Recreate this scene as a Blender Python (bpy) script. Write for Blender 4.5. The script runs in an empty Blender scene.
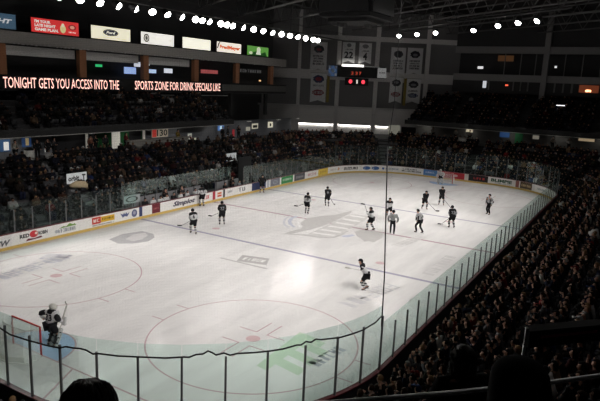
import bpy, bmesh, math, random
import numpy as np
from mathutils import Vector, Matrix
from mathutils.bvhtree import BVHTree

R = random.Random(7)
PI = math.pi
scene = bpy.context.scene
COL = scene.collection

# ------------------------------------------------------------------ materials
MATS = {}
def mat(name, color=(.5, .5, .5), rough=.6, spec=.3, metal=0.0, emit=None, estr=0.0, var=0.06, scale=6.0):
    """principled material whose base colour is broken up by procedural noise"""
    if name in MATS: return MATS[name]
    m = bpy.data.materials.new(name); m.use_nodes = True
    nt = m.node_tree; b = nt.nodes['Principled BSDF']
    b.inputs['Roughness'].default_value = rough
    b.inputs['Specular IOR Level'].default_value = spec
    b.inputs['Metallic'].default_value = metal
    if var > 0:
        tc = nt.nodes.new('ShaderNodeTexCoord'); nz = nt.nodes.new('ShaderNodeTexNoise')
        nz.inputs['Scale'].default_value = scale; nz.inputs['Detail'].default_value = 4
        nt.links.new(tc.outputs['Object'], nz.inputs['Vector'])
        mx = nt.nodes.new('ShaderNodeMix'); mx.data_type = 'RGBA'
        mx.inputs['A'].default_value = tuple(max(0, c * (1 - 2 * var)) for c in color) + (1,)
        mx.inputs['B'].default_value = tuple(min(1, c * (1 + 2 * var)) for c in color) + (1,)
        nt.links.new(nz.outputs['Fac'], mx.inputs['Factor'])
        nt.links.new(mx.outputs['Result'], b.inputs['Base Color'])
    else:
        b.inputs['Base Color'].default_value = tuple(color) + (1,)
    if emit:
        b.inputs['Emission Color'].default_value = tuple(emit) + (1,)
        b.inputs['Emission Strength'].default_value = estr
    MATS[name] = m
    return m

def cloth_mat():
    """clothing whose colour is each object's own colour"""
    if 'clothing' in MATS: return MATS['clothing']
    m = bpy.data.materials.new('clothing'); m.use_nodes = True
    nt = m.node_tree; b = nt.nodes['Principled BSDF']
    oi = nt.nodes.new('ShaderNodeObjectInfo')
    tc = nt.nodes.new('ShaderNodeTexCoord'); nz = nt.nodes.new('ShaderNodeTexNoise'); nz.inputs['Scale'].default_value = 14
    nt.links.new(tc.outputs['Object'], nz.inputs['Vector'])
    hs = nt.nodes.new('ShaderNodeHueSaturation')
    mr = nt.nodes.new('ShaderNodeMapRange'); mr.inputs['To Min'].default_value = .75; mr.inputs['To Max'].default_value = 1.25
    nt.links.new(nz.outputs['Fac'], mr.inputs['Value']); nt.links.new(mr.outputs['Result'], hs.inputs['Value'])
    nt.links.new(oi.outputs['Color'], hs.inputs['Color']); nt.links.new(hs.outputs['Color'], b.inputs['Base Color'])
    b.inputs['Roughness'].default_value = .8; b.inputs['Specular IOR Level'].default_value = .15
    MATS['clothing'] = m
    return m

def attr_mat():
    if 'crowd_clothing' in MATS: return MATS['crowd_clothing']
    m = bpy.data.materials.new('crowd_clothing'); m.use_nodes = True
    nt = m.node_tree; b = nt.nodes['Principled BSDF']
    a = nt.nodes.new('ShaderNodeAttribute'); a.attribute_name = 'Col'
    nt.links.new(a.outputs['Color'], b.inputs['Base Color'])
    b.inputs['Roughness'].default_value = .85; b.inputs['Specular IOR Level'].default_value = .15
    MATS['crowd_clothing'] = m
    return m

def glass_mat(name, tint=(.905, .978, .958), gloss=.006):
    m = bpy.data.materials.new(name); m.use_nodes = True
    nt = m.node_tree; nt.nodes.remove(nt.nodes['Principled BSDF'])
    out = nt.nodes['Material Output']
    t = nt.nodes.new('ShaderNodeBsdfTransparent'); t.inputs['Color'].default_value = tint + (1,)
    g = nt.nodes.new('ShaderNodeBsdfGlossy'); g.inputs['Roughness'].default_value = .03
    d = nt.nodes.new('ShaderNodeBsdfDiffuse'); d.inputs['Color'].default_value = (.75, .85, .84, 1)   # scuffs
    fr = nt.nodes.new('ShaderNodeFresnel'); fr.inputs['IOR'].default_value = 1.45
    ml = nt.nodes.new('ShaderNodeMath'); ml.operation = 'MULTIPLY'; ml.inputs[1].default_value = .22
    nt.links.new(fr.outputs['Fac'], ml.inputs[0])
    mx = nt.nodes.new('ShaderNodeMixShader'); mx2 = nt.nodes.new('ShaderNodeMixShader')
    tc = nt.nodes.new('ShaderNodeTexCoord'); nz = nt.nodes.new('ShaderNodeTexNoise'); nz.inputs['Scale'].default_value = .35; nz.inputs['Detail'].default_value = 3
    nt.links.new(tc.outputs['Object'], nz.inputs['Vector'])
    mr = nt.nodes.new('ShaderNodeMapRange'); mr.inputs['To Min'].default_value = gloss * .3; mr.inputs['To Max'].default_value = gloss * 1.3
    nt.links.new(nz.outputs['Fac'], mr.inputs['Value']); nt.links.new(mr.outputs['Result'], mx2.inputs[0])
    nt.links.new(t.outputs[0], mx2.inputs[1]); nt.links.new(d.outputs[0], mx2.inputs[2])
    nt.links.new(ml.outputs[0], mx.inputs[0]); nt.links.new(mx2.outputs[0], mx.inputs[1]); nt.links.new(g.outputs[0], mx.inputs[2])
    nt.links.new(mx.outputs[0], out.inputs['Surface'])
    MATS[name] = m
    return m

def mesh_mat(name, color, cell, thread):
    """knotted netting: threads of a square grid, open in between (UV in metres)"""
    m = bpy.data.materials.new(name); m.use_nodes = True
    nt = m.node_tree; nt.nodes.remove(nt.nodes['Principled BSDF'])
    out = nt.nodes['Material Output']
    uv = nt.nodes.new('ShaderNodeUVMap'); uv.uv_map = 'UVMap'
    sp = nt.nodes.new('ShaderNodeSeparateXYZ'); nt.links.new(uv.outputs[0], sp.inputs[0])
    def lineof(sock):
        a = nt.nodes.new('ShaderNodeMath'); a.operation = 'DIVIDE'; a.inputs[1].default_value = cell
        f = nt.nodes.new('ShaderNodeMath'); f.operation = 'FRACT'
        l = nt.nodes.new('ShaderNodeMath'); l.operation = 'LESS_THAN'; l.inputs[1].default_value = thread / cell
        nt.links.new(sock, a.inputs[0]); nt.links.new(a.outputs[0], f.inputs[0]); nt.links.new(f.outputs[0], l.inputs[0])
        return l.outputs[0]
    mxx = nt.nodes.new('ShaderNodeMath'); mxx.operation = 'MAXIMUM'
    nt.links.new(lineof(sp.outputs[0]), mxx.inputs[0]); nt.links.new(lineof(sp.outputs[1]), mxx.inputs[1])
    t = nt.nodes.new('ShaderNodeBsdfTransparent'); d = nt.nodes.new('ShaderNodeBsdfDiffuse'); d.inputs['Color'].default_value = color + (1,)
    ms = nt.nodes.new('ShaderNodeMixShader')
    nt.links.new(mxx.outputs[0], ms.inputs[0]); nt.links.new(t.outputs[0], ms.inputs[1]); nt.links.new(d.outputs[0], ms.inputs[2])
    nt.links.new(ms.outputs[0], out.inputs['Surface'])
    MATS[name] = m
    return m

def stripe_mat(name, c1, c2, freq, axis=1):
    m = bpy.data.materials.new(name); m.use_nodes = True
    nt = m.node_tree; b = nt.nodes['Principled BSDF']
    tc = nt.nodes.new('ShaderNodeTexCoord'); sp = nt.nodes.new('ShaderNodeSeparateXYZ')
    nt.links.new(tc.outputs['Object'], sp.inputs[0])
    a = nt.nodes.new('ShaderNodeMath'); a.operation = 'MULTIPLY'; a.inputs[1].default_value = freq
    f = nt.nodes.new('ShaderNodeMath'); f.operation = 'FRACT'
    l = nt.nodes.new('ShaderNodeMath'); l.operation = 'LESS_THAN'; l.inputs[1].default_value = .5
    nt.links.new(sp.outputs[axis], a.inputs[0]); nt.links.new(a.outputs[0], f.inputs[0]); nt.links.new(f.outputs[0], l.inputs[0])
    mx = nt.nodes.new('ShaderNodeMix'); mx.data_type = 'RGBA'
    mx.inputs['A'].default_value = c1 + (1,); mx.inputs['B'].default_value = c2 + (1,)
    nt.links.new(l.outputs[0], mx.inputs['Factor']); nt.links.new(mx.outputs['Result'], b.inputs['Base Color'])
    b.inputs['Roughness'].default_value = .75
    MATS[name] = m
    return m

# ------------------------------------------------------------------ object helpers
def link(name, me, parent=None, m=None):
    o = bpy.data.objects.new(name, me); COL.objects.link(o)
    if m is not None:
        for k in (m if isinstance(m, (list, tuple)) else [m]): me.materials.append(k)
    if parent is not None: o.parent = parent
    return o
def tag(o, label=None, cat=None, group=None, kind=None):
    if label: o['label'] = label
    if cat: o['category'] = cat
    if group: o['group'] = group
    if kind: o['kind'] = kind
    return o
def empty(name, loc=(0, 0, 0), rz=0.0, label=None, cat=None, group=None):
    o = bpy.data.objects.new(name, None); COL.objects.link(o)
    o.location = loc; o.rotation_euler = (0, 0, rz); o.empty_display_size = .2
    return tag(o, label, cat, group)
def obj(name, bm, m=None, parent=None, smooth=False, flat=False):
    me = bpy.data.meshes.new(name)
    if flat:
        for f in bm.faces:
            f.normal_update()
            if f.normal.z < 0: f.normal_flip()
    else: bmesh.ops.recalc_face_normals(bm, faces=bm.faces)
    if smooth:
        for f in bm.faces: f.smooth = True
    bm.to_mesh(me); bm.free()
    return link(name, me, parent, m)
def struct(o): o['kind'] = 'structure'; return o

def add_box(bm, c, s, rot=None):
    M = Matrix.Translation(c) @ (rot.to_4x4() if rot else Matrix()) @ Matrix.Diagonal((s[0], s[1], s[2], 1))
    return bmesh.ops.create_cube(bm, size=1, matrix=M)['verts']
def box_bm(c, s, rot=None, bev=0):
    bm = bmesh.new(); add_box(bm, c, s, rot)
    if bev: bmesh.ops.bevel(bm, geom=list(bm.edges), offset=bev, segments=2, affect='EDGES')
    return bm
def add_tube(bm, pts, r, n=8, cap=True):
    pts = [Vector(p) for p in pts]; rings = []
    up = Vector((0, 0, 1)); prev = None
    for i, p in enumerate(pts):
        t = (pts[min(i + 1, len(pts) - 1)] - pts[max(i - 1, 0)]).normalized()
        if prev is None:
            a = t.cross(up)
            if a.length < .05: a = t.cross(Vector((1, 0, 0)))
            a.normalize()
        else:
            a = (prev - t * prev.dot(t)).normalized()
        b = t.cross(a); prev = a
        rr = r[i] if isinstance(r, (list, tuple)) else r
        rings.append([bm.verts.new(p + (a * math.cos(2 * PI * k / n) + b * math.sin(2 * PI * k / n)) * rr) for k in range(n)])
    for A, B in zip(rings, rings[1:]):
        for k in range(n): bm.faces.new((A[k], A[(k + 1) % n], B[(k + 1) % n], B[k]))
    if cap:
        bm.faces.new(rings[0][::-1]); bm.faces.new(rings[-1])
    return bm
def tube_bm(pts, r, n=8): return add_tube(bmesh.new(), pts, r, n)
def add_disc(bm, c, r, z, n=40, r0=0.0):
    """flat disc or ring on the ice"""
    A = [bm.verts.new((c[0] + r * math.cos(2 * PI * k / n), c[1] + r * math.sin(2 * PI * k / n), z)) for k in range(n)]
    if r0 <= 0: bm.faces.new(A); return
    B = [bm.verts.new((c[0] + r0 * math.cos(2 * PI * k / n), c[1] + r0 * math.sin(2 * PI * k / n), z)) for k in range(n)]
    for k in range(n): bm.faces.new((A[k], A[(k + 1) % n], B[(k + 1) % n], B[k]))
def add_poly(bm, pts, z=0.0):
    f = bm.faces.new([bm.verts.new((p[0], p[1], z if len(p) < 3 else p[2])) for p in pts])
    return f
def poly_bm(pts, z):
    bm = bmesh.new(); f = add_poly(bm, pts, z)
    f.normal_update()
    if f.normal.z < 0: f.normal_flip()
    bmesh.ops.triangulate(bm, faces=[f], ngon_method='EAR_CLIP')
    return bm

def text_mesh(s, size=1.0, width=1.0, bold=0.0, align='CENTER', extrude=0.0, shear=0.0):
    cu = bpy.data.curves.new('lettering', 'FONT'); cu.body = s; cu.size = size
    cu.align_x = align; cu.align_y = 'CENTER'; cu.offset = bold; cu.extrude = extrude; cu.shear = shear
    cu.resolution_u = 2
    o = bpy.data.objects.new('lettering', cu); COL.objects.link(o)
    bpy.context.view_layer.update()
    me = bpy.data.meshes.new_from_object(o.evaluated_get(bpy.context.evaluated_depsgraph_get()))
    bpy.data.objects.remove(o); bpy.data.curves.remove(cu)
    if width != 1.0:
        for v in me.vertices: v.co.x *= width
    me.materials.clear()
    return me
def strokes(n, w, h, seed):
    """lettering too small to read in the photograph: a line of n letter-like strokes"""
    rr = random.Random(seed); bm = bmesh.new(); cw = 1.0 / n
    def q(x0, x1, y0, y1):
        bm.faces.new([bm.verts.new(p) for p in ((x0, y0, 0), (x1, y0, 0), (x1, y1, 0), (x0, y1, 0))])
    for i in range(n):
        x = -.5 + i * cw; t = cw * .24; a, b = x + cw * .1, x + cw * .86
        f = rr.random
        if f() < .85: q(a, a + t, -.5, .5)
        if f() < .6: q(b - t, b, -.5, .5)
        if f() < .55: q(a, b, .34, .5)
        if f() < .5: q(a, b, -.08, .08)
        q(a, b, -.5, -.34) if f() < .55 else q((a + b - t) / 2, (a + b + t) / 2, -.5, .3)
    me = bpy.data.meshes.new('lettering'); bm.to_mesh(me); bm.free()
    for v in me.vertices: v.co.x *= w; v.co.y *= h
    return me
def text_fit(s, w, h, bold=0.0, shear=0.0, extrude=0.0):
    """lettering scaled to a w x h rectangle about the origin of its own plane"""
    if s[0] == '~': return strokes(int(s[1:]), w, h, int(w * 1000))
    me = text_mesh(s, 1.0, 1.0, bold, 'CENTER', extrude, shear)
    co = np.array([v.co[:] for v in me.vertices])
    lo, hi = co.min(0), co.max(0)
    for v in me.vertices:
        v.co.x = ((v.co.x - lo[0]) / (hi[0] - lo[0]) - .5) * w
        v.co.y = ((v.co.y - lo[1]) / (hi[1] - lo[1]) - .5) * h
    return me

def skin(J, E, level=1, name='figure', root=0):
    """J: joint -> ((x,y,z), radius or (rx,ry)); E: joint pairs; one continuous surface"""
    keys = list(J); ix = {k: i for i, k in enumerate(keys)}
    me = bpy.data.meshes.new(name)
    me.from_pydata([J[k][0] for k in keys], [(ix[a], ix[b]) for a, b in E], [])
    o = bpy.data.objects.new(name, me); COL.objects.link(o)
    mod = o.modifiers.new('skin', 'SKIN'); mod.use_smooth_shade = True
    if not me.skin_vertices:
        bpy.context.view_layer.objects.active = o
        bpy.ops.mesh.customdata_skin_add()
    sv = me.skin_vertices[0].data
    for k in keys:
        r = J[k][1]
        sv[ix[k]].radius = (r, r) if not isinstance(r, (tuple, list)) else r
        sv[ix[k]].use_root = False
    sv[root].use_root = True
    if level:
        sb = o.modifiers.new('sub', 'SUBSURF'); sb.levels = level; sb.render_levels = level
    bpy.context.view_layer.update()
    out = bpy.data.meshes.new_from_object(o.evaluated_get(bpy.context.evaluated_depsgraph_get()))
    bpy.data.objects.remove(o); bpy.data.meshes.remove(me)
    out.name = name; out.materials.clear()
    for p in out.polygons: p.use_smooth = True
    return out

# ------------------------------------------------------------------ the rink outline
HL, HW, CR = 30.3, 13.04, 8.5
SEG = [('l', 2 * (HL - CR)), ('c', PI / 2 * CR), ('l', 2 * (HW - CR)), ('c', PI / 2 * CR)] * 2
STARTS = [((-HL + CR, HW), 0), ((HL - CR, HW - CR), PI / 2), ((HL, HW - CR), -PI / 2), ((HL - CR, -HW + CR), 0),
          ((HL - CR, -HW), PI), ((-HL + CR, -HW + CR), -PI / 2), ((-HL, -HW + CR), PI / 2), ((-HL + CR, HW - CR), PI)]
PER = sum(l for _, l in SEG)
CUM = [0]
for _, l in SEG: CUM.append(CUM[-1] + l)
def ring(s, d=0.0):
    """point at arc length s round the boards, d outside them; with the outward normal"""
    s %= PER
    for (k, l), (p, a) in zip(SEG, STARTS):
        if s <= l + 1e-9:
            if k == 'l':
                x = p[0] + math.cos(a) * s; y = p[1] + math.sin(a) * s; n = (-math.sin(a), math.cos(a))
            else:
                th = a - s / CR; n = (math.cos(th), math.sin(th)); x = p[0] + CR * n[0]; y = p[1] + CR * n[1]
            return x + n[0] * d, y + n[1] * d, n[0], n[1]
        s -= l
def s_points(s0, s1, step=.6):
    ks = {round(s0, 5), round(s1, 5)}
    for base in (-PER, 0, PER):
        for i, (k, l) in enumerate(SEG):
            a, b = CUM[i] + base, CUM[i + 1] + base
            for c in (a, b):
                if s0 < c < s1: ks.add(round(c, 5))
            if k == 'c':
                n = max(2, int(l / step))
                for j in range(1, n):
                    c = a + l * j / n
                    if s0 < c < s1: ks.add(round(c, 5))
    return sorted(ks)
def add_sweep(bm, prof, s0, s1, step=.6, close_prof=False, close_ring=False, caps=True):
    """profile [(d, z)...] carried along the boards' outline"""
    S = s_points(s0, s1, step)
    if close_ring: S = S[:-1]
    rows = []
    for s in S:
        rows.append([bm.verts.new((ring(s, d)[0], ring(s, d)[1], z)) for d, z in prof])
    n = len(prof); m = len(rows)
    for i in range(m if close_ring else m - 1):
        A, B = rows[i], rows[(i + 1) % m]
        for k in range(n if close_prof else n - 1):
            bm.faces.new((A[k], A[(k + 1) % n], B[(k + 1) % n], B[k]))
    if close_prof and caps and not close_ring:
        bm.faces.new(rows[0][::-1]); bm.faces.new(rows[-1])
    return bm
def sweep_bm(*a, **k): return add_sweep(bmesh.new(), *a, **k)
def rect_prof(d0, d1, z0, z1): return [(d0, z0), (d1, z0), (d1, z1), (d0, z1)]
def wrap_text(me, s_mid, z_mid, d):
    """lay flat lettering (x along s, y up) onto the inner face of the boards"""
    for v in me.vertices:
        x, y, nx, ny = ring(s_mid + v.co.x, d - v.co.z)
        v.co = (x, y, z_mid + v.co.y)
    return me
# ------------------------------------------------------------------ common materials
M_CONC = mat('stand_concrete', (.055, .055, .058), .85, .2)
M_AISLE = mat('aisle_concrete', (.16, .16, .165), .85, .2)
M_SEAT = mat('seat_plastic', (.016, .016, .02), .5, .3)
M_DARK = mat('dark_steel', (.028, .028, .03), .6, .3)
M_BLACK = mat('black_paint', (.012, .012, .013), .6, .2)
M_ROOF = mat('roof_deck', (.035, .033, .034), .9, .1)
M_WALLG = mat('grey_painted_wall', (.80, .78, .77), .9, .1)
M_PANEL = mat('dark_acoustic_panel', (.19, .185, .19), .95, .05)
M_BEAM = mat('grey_beam', (.72, .70, .70), .85, .15)
M_WOOD = mat('brown_column', (.34, .15, .075), .7, .2)
M_WHITE = mat('board_white', (.80, .79, .77), .4, .4, var=.03)
M_YEL = mat('kick_plate_yellow', (.62, .43, .12), .45, .4, var=.08)
M_CAP = mat('cap_maroon', (.10, .008, .013), .45, .4)
M_POST = mat('post_aluminium', (.13, .13, .135), .45, .4, .3)
M_SKIN = mat('skin', (.50, .28, .205), .6, .3)
M_RED = mat('goal_red', (.55, .025, .03), .4, .4)
M_STEELW = mat('white_twine', (.8, .8, .78), .8, .1)
M_GLASS = glass_mat('rink_glass')
M_CLOTH = cloth_mat()

# ------------------------------------------------------------------ ice and its markings
def ice_mat():
    m = bpy.data.materials.new('ice'); m.use_nodes = True; nt = m.node_tree; b = nt.nodes['Principled BSDF']
    tc = nt.nodes.new('ShaderNodeTexCoord')
    mp = nt.nodes.new('ShaderNodeMapping'); mp.inputs['Scale'].default_value = (.25, 1.2, 1); mp.inputs['Rotation'].default_value = (0, 0, .4)
    nt.links.new(tc.outputs['Object'], mp.inputs['Vector'])
    n1 = nt.nodes.new('ShaderNodeTexNoise'); n1.inputs['Scale'].default_value = .8; n1.inputs['Detail'].default_value = 8; n1.inputs['Roughness'].default_value = .65
    nt.links.new(mp.outputs[0], n1.inputs['Vector'])
    cr = nt.nodes.new('ShaderNodeValToRGB')
    cr.color_ramp.elements[0].position = .3; cr.color_ramp.elements[0].color = (.66, .645, .64, 1)
    cr.color_ramp.elements[1].position = .68; cr.color_ramp.elements[1].color = (.80, .785, .775, 1)
    nt.links.new(n1.outputs['Fac'], cr.inputs['Fac']); nt.links.new(cr.outputs['Color'], b.inputs['Base Color'])
    b.inputs['Roughness'].default_value = .22; b.inputs['Specular IOR Level'].default_value = .009
    n2 = nt.nodes.new('ShaderNodeTexNoise'); n2.inputs['Scale'].default_value = 1.2; n2.inputs['Detail'].default_value = 6
    nt.links.new(tc.outputs['Object'], n2.inputs['Vector'])
    bp = nt.nodes.new('ShaderNodeBump'); bp.inputs['Strength'].default_value = .05; bp.inputs['Distance'].default_value = .05
    nt.links.new(n2.outputs['Fac'], bp.inputs['Height']); nt.links.new(bp.outputs['Normal'], b.inputs['Normal'])
    rr = nt.nodes.new('ShaderNodeMapRange'); rr.inputs['To Min'].default_value = .10; rr.inputs['To Max'].default_value = .22
    nt.links.new(n2.outputs['Fac'], rr.inputs['Value']); nt.links.new(rr.outputs['Result'], b.inputs['Roughness'])
    return m
bm = bmesh.new()
bm.faces.new([bm.verts.new((ring(s)[0], ring(s)[1], 0)) for s in s_points(0, PER, .5)[:-1]])
ice = struct(obj('floor', bm, ice_mat(), flat=True)); ice['label'] = 'white skated ice surface of the rink'

def marking(name, bm, color, rough=.25):
    m = mat('ice_paint_%02x%02x%02x' % tuple(int(255 * c) for c in color), color, .16, .014, var=.05, scale=1.5)
    return struct(obj(name, bm, m, flat=True))
def strip(x0, x1, y0, y1, z): return poly_bm([(x0, y0), (x1, y0), (x1, y1), (x0, y1)], z)
BL = 8.85
C_BLUE = (.40, .385, .47); C_REDL = (.55, .40, .42); C_GREY = (.47, .455, .45)
for sx in (-1, 1):
    marking('ice_blue_line', strip(sx * BL - .15, sx * BL + .15, -13, 13, .004), C_BLUE)
    gl = sx * 27.3
    yy = HW - CR + math.sqrt(CR ** 2 - (27.3 - HL + CR) ** 2)
    marking('ice_goal_line', strip(gl - .04, gl + .04, -yy, yy, .006), C_REDL)
    bm = bmesh.new()
    pts = [(gl - sx * 0, 1.83 * math.cos(PI * k / 20)) for k in range(0)]
    arc = [(gl - sx * 1.83 * math.sin(PI * k / 24), 1.83 * math.cos(PI * k / 24)) for k in range(25)]
    add_poly(bm, arc, .003)
    marking('ice_goal_crease', bm, (.40, .53, .72))
    bm = bmesh.new()
    for a, b in zip(arc, arc[1:]):
        f = .96
        q = lambda p: (gl + (p[0] - gl) * f, p[1] * f)
        add_poly(bm, [a, b, q(b), q(a)], .007)
    marking('ice_crease_edge', bm, C_REDL)
    if sx < 0:
        for y in (-1, 1):
            marking('ice_trapezoid_line', poly_bm([(gl, y * 2.7), (gl, y * 2.8), (-HL, y * 4.3), (-HL, y * 4.2)], .005), C_REDL)
    for sy in (-1, 1):
        cx, cy = sx * 21.1, sy * 6.71
        bm = bmesh.new(); add_disc(bm, (cx, cy), 4.6, .004, 96, 4.53)
        # hash marks outside the circle
        for e in (-1, 1):
            for dx in (-.85, .85):
                y0 = cy + e * math.sqrt(4.57 ** 2 - dx ** 2); 
                add_poly(bm, [(cx + dx - .035, y0), (cx + dx + .035, y0), (cx + dx + .035, y0 + e * .75), (cx + dx - .035, y0 + e * .75)], .004)
        marking('ice_faceoff_circle', bm, C_REDL)
        bm = bmesh.new(); add_disc(bm, (cx, cy), .32, .005, 32)
        marking('ice_faceoff_spot', bm, (.64, .47, .48))
        bm = bmesh.new()
        for ex in (-1, 1):
            for ey in (-1, 1):
                x0, y0 = cx + ex * .62, cy + ey * .25
                add_poly(bm, [(x0, y0), (x0 + ex * 1.25, y0), (x0 + ex * 1.25, y0 + ey * .07), (x0, y0 + ey * .07)], .005)
                add_poly(bm, [(x0, y0), (x0 + ex * .07, y0), (x0 + ex * .07, y0 + ey * .95), (x0, y0 + ey * .95)], .006)
        marking('ice_faceoff_lines', bm, C_REDL)
        bm = bmesh.new(); add_disc(bm, (sx * (BL - 1.53), cy), .3, .005, 32)
        marking('ice_neutral_spot', bm, (.64, .47, .48))
marking('ice_center_line', strip(-.15, .15, -13, 13, .005), (.50, .37, .40))
LOGO = {'head': [(-1.61, 2.72), (0.18, 3.17), (1.62, 2.74), (2.95, 1.99), (4.52, 1.74), (5.57, 1.61), (4.42, 1.22), (2.3, 1.02), (0.49, 0.88), (-1.38, 0.85), (-2.85, 0.99), (-3.74, 1.23), (-4.93, 1.46), (-5.41, 1.92), (-4.5, 1.92), (-3.06, 1.74), (-2.41, 2.03)], 'arc1': [(-0.12, 4.8), (-1.23, 4.53), (-2.26, 4.0), (-3.21, 3.26), (-3.55, 2.62), (-3.36, 2.6), (-2.98, 3.21), (-2.2, 3.83), (-1.1, 4.38), (-0.07, 4.62)], 'arc2': [(0.31, 4.32), (-0.4, 4.41), (-1.54, 3.97), (-2.56, 3.26), (-3.1, 2.51), (-3.05, 2.24), (-2.52, 2.89), (-1.73, 3.51), (-0.73, 3.97), (0.23, 4.05)], 'gill': [(-0.07, 3.45), (-0.93, 3.39), (-1.92, 2.86), (-2.88, 2.05), (-2.87, 1.84), (-2.25, 2.37), (-1.53, 2.85), (-0.65, 3.18), (0.05, 3.31)], 'st1': [(3.88, 0.95), (3.92, -0.44), (3.49, -0.56), (3.4, 0.87)], 'st2': [(2.28, 0.81), (2.42, -0.74), (1.9, -0.83), (1.8, 0.76)], 'st3': [(0.8, 0.65), (0.88, -0.99), (0.39, -1.08), (0.28, 0.57)], 'st4': [(-0.69, 0.49), (-0.51, -1.1), (-0.97, -1.18), (-1.15, 0.47)], 'st5': [(-2.11, 0.45), (-1.82, -1.2), (-2.28, -1.25), (-2.54, 0.44)], 'st6': [(-3.37, 0.4), (-3.02, -1.27), (-3.4, -1.29), (-3.81, 0.43)], 'edge': [(-5.36, 1.67), (-4.78, 0.61), (-4.57, -0.75), (-3.94, -1.58), (-2.69, -1.65), (-1.25, -1.47), (-1.3, -1.31), (-2.57, -1.4), (-3.67, -1.34), (-4.2, -0.63), (-4.4, 0.65), (-4.93, 1.46)], 'jaw': [(-1.21, -1.91), (-0.14, -2.14), (0.06, -2.98), (-0.09, -3.81), (-1.26, -4.28), (-2.16, -4.32), (-3.11, -4.37), (-2.92, -3.88), (-3.38, -3.77), (-2.62, -3.14), (-2.37, -2.69)], 'blue': [(-2.91, -1.67), (-2.03, -2.13), (-2.24, -2.46), (-3.04, -2.27), (-3.25, -1.93)]}
LC = {'gill': (.83, .82, .81), 'blue': (.56, .58, .68), 'arc1': (.62, .62, .66), 'arc2': (.56, .58, .66)}
marking('ice_center_emblem', poly_bm([(4.3, 1.0), (4.4, -.6), (2.5, -.95), (-3.4, -1.4), (-4.2, -.63), (-4.4, .5)], .007), (.62, .605, .595))
for n, p in LOGO.items():
    marking('ice_center_emblem', poly_bm(p, .009 if n != 'gill' else .011), LC.get(n, (.56, .545, .535)) if not n.startswith('st') else (.80, .785, .775))
# painted panels and lettering elsewhere on the ice
marking('ice_painted_oval', poly_bm([(-14.36, 10.29), (-12.82, 10.68), (-11.37, 10.27), (-11.44, 9.06), (-12.07, 8.31), (-13.06, 7.93), (-14.05, 8.31), (-14.67, 9.05)], .005), (.46, .45, .46))
marking('ice_painted_oval', poly_bm([(-13.66, 9.46), (-12.47, 10.01), (-11.59, 9.74), (-12.03, 8.99), (-12.95, 8.62), (-13.65, 8.74)], .008), (.62, .60, .60))
marking('ice_painted_panel', poly_bm([(-11.48, 1.09), (-11.02, -0.7), (-12.24, -1.31), (-12.73, 0.62)], .005), C_GREY)
marking('ice_painted_bar', poly_bm([(-12.77, 1.85), (-12.71, -1.75), (-12.92, -1.76), (-12.94, 1.75)], .005), (.5, .485, .48))
def ice_text(s, c, w, h, ang, color, bold=.03, z=.006, shear=0.0):
    me = text_fit(s, w, h, bold, shear)
    o = link('ice_lettering', me, None, mat('ice_paint_%02x%02x%02x' % tuple(int(255 * k) for k in color), color, .16, .014, var=.05, scale=1.5))
    o.location = (c[0], c[1], z); o.rotation_euler = (0, 0, ang); return struct(o)
ice_text('~5', (-11.85, -.1), 1.5, .55, -PI / 2 + .26, (.78, .77, .76), z=.008)
ice_text('~9', (-20.95, 8.95), 4.6, 1.0, PI + .12, (.56, .56, .62))
ice_text('~3', (-19.0, 9.6), 1.2, 1.6, .5, (.52, .52, .58))
ice_text('~8', (-5.2, -9.95), 5.0, .75, .0, (.66, .645, .64))
ice_text('~7', (-12.9, -8.6), 4.6, 1.0, -.18, (.62, .61, .63))
ice_text('~6', (-1.0, -6.3), 4.2, .8, -.14, (.68, .665, .655))
ice_text('~6', (-20.6, -10.15), 2.1, .55, -.12, (.45, .46, .50))
G = (.56, .66, .53)
for i in range(3):
    x0 = -20.5 - i * .95
    marking('ice_green_emblem', poly_bm([(x0, -8.5), (x0 + .55, -8.5), (x0 + .28, -10.0), (x0 - .3, -10.0)], .006), G)
marking('ice_green_emblem', poly_bm([(-23.0, -8.25), (-19.3, -8.0), (-19.4, -8.75), (-23.1, -8.8)], .005), G)
marking('ice_green_emblem', poly_bm([(-19.9, -8.5), (-19.3, -8.4), (-19.6, -9.5), (-20.1, -9.5)], .007), G)

# ------------------------------------------------------------------ boards, advertisements, glass
BNAME = ['far side between the blue lines', 'far corner by the grey wall', 'far end behind the white goalie', 'far bend under the dark stand',
         'near side along the packed stand', 'near bend under the netting', 'near end behind the red goal', 'bend out by the standing concourse crowd']
BW = ['white boards of the long side with the players benches', 'white curved boards of the far bend below the grey corner wall', 'white boards of the far end behind the distant goal',
      'white curved boards at the end of the packed stand', 'white boards of the long side below the packed stand', 'white curved boards in the nearest bend, netting above',
      'white boards of the near end behind the closer goal', 'white curved boards of the bend beside the closer goal']
for i in range(8):
    a, b = CUM[i], CUM[i + 1]
    o = obj('rink_board', sweep_bm(rect_prof(0, .07, .18, .98), a, b, close_prof=True), M_WHITE)
    tag(o, BW[i], 'rink boards', 'boards round the ice')
    obj('kick_plate', sweep_bm(rect_prof(-.015, .07, .001, .20), a, b, close_prof=True), M_YEL, o)
    obj('outer_facing', sweep_bm(rect_prof(.075, .10, -.01, .97), a, b, close_prof=True), M_BLACK, o)
    obj('cap_rail', sweep_bm(rect_prof(-.03, .14, .98, 1.02), a, b, close_prof=True), M_CAP, o)

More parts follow.
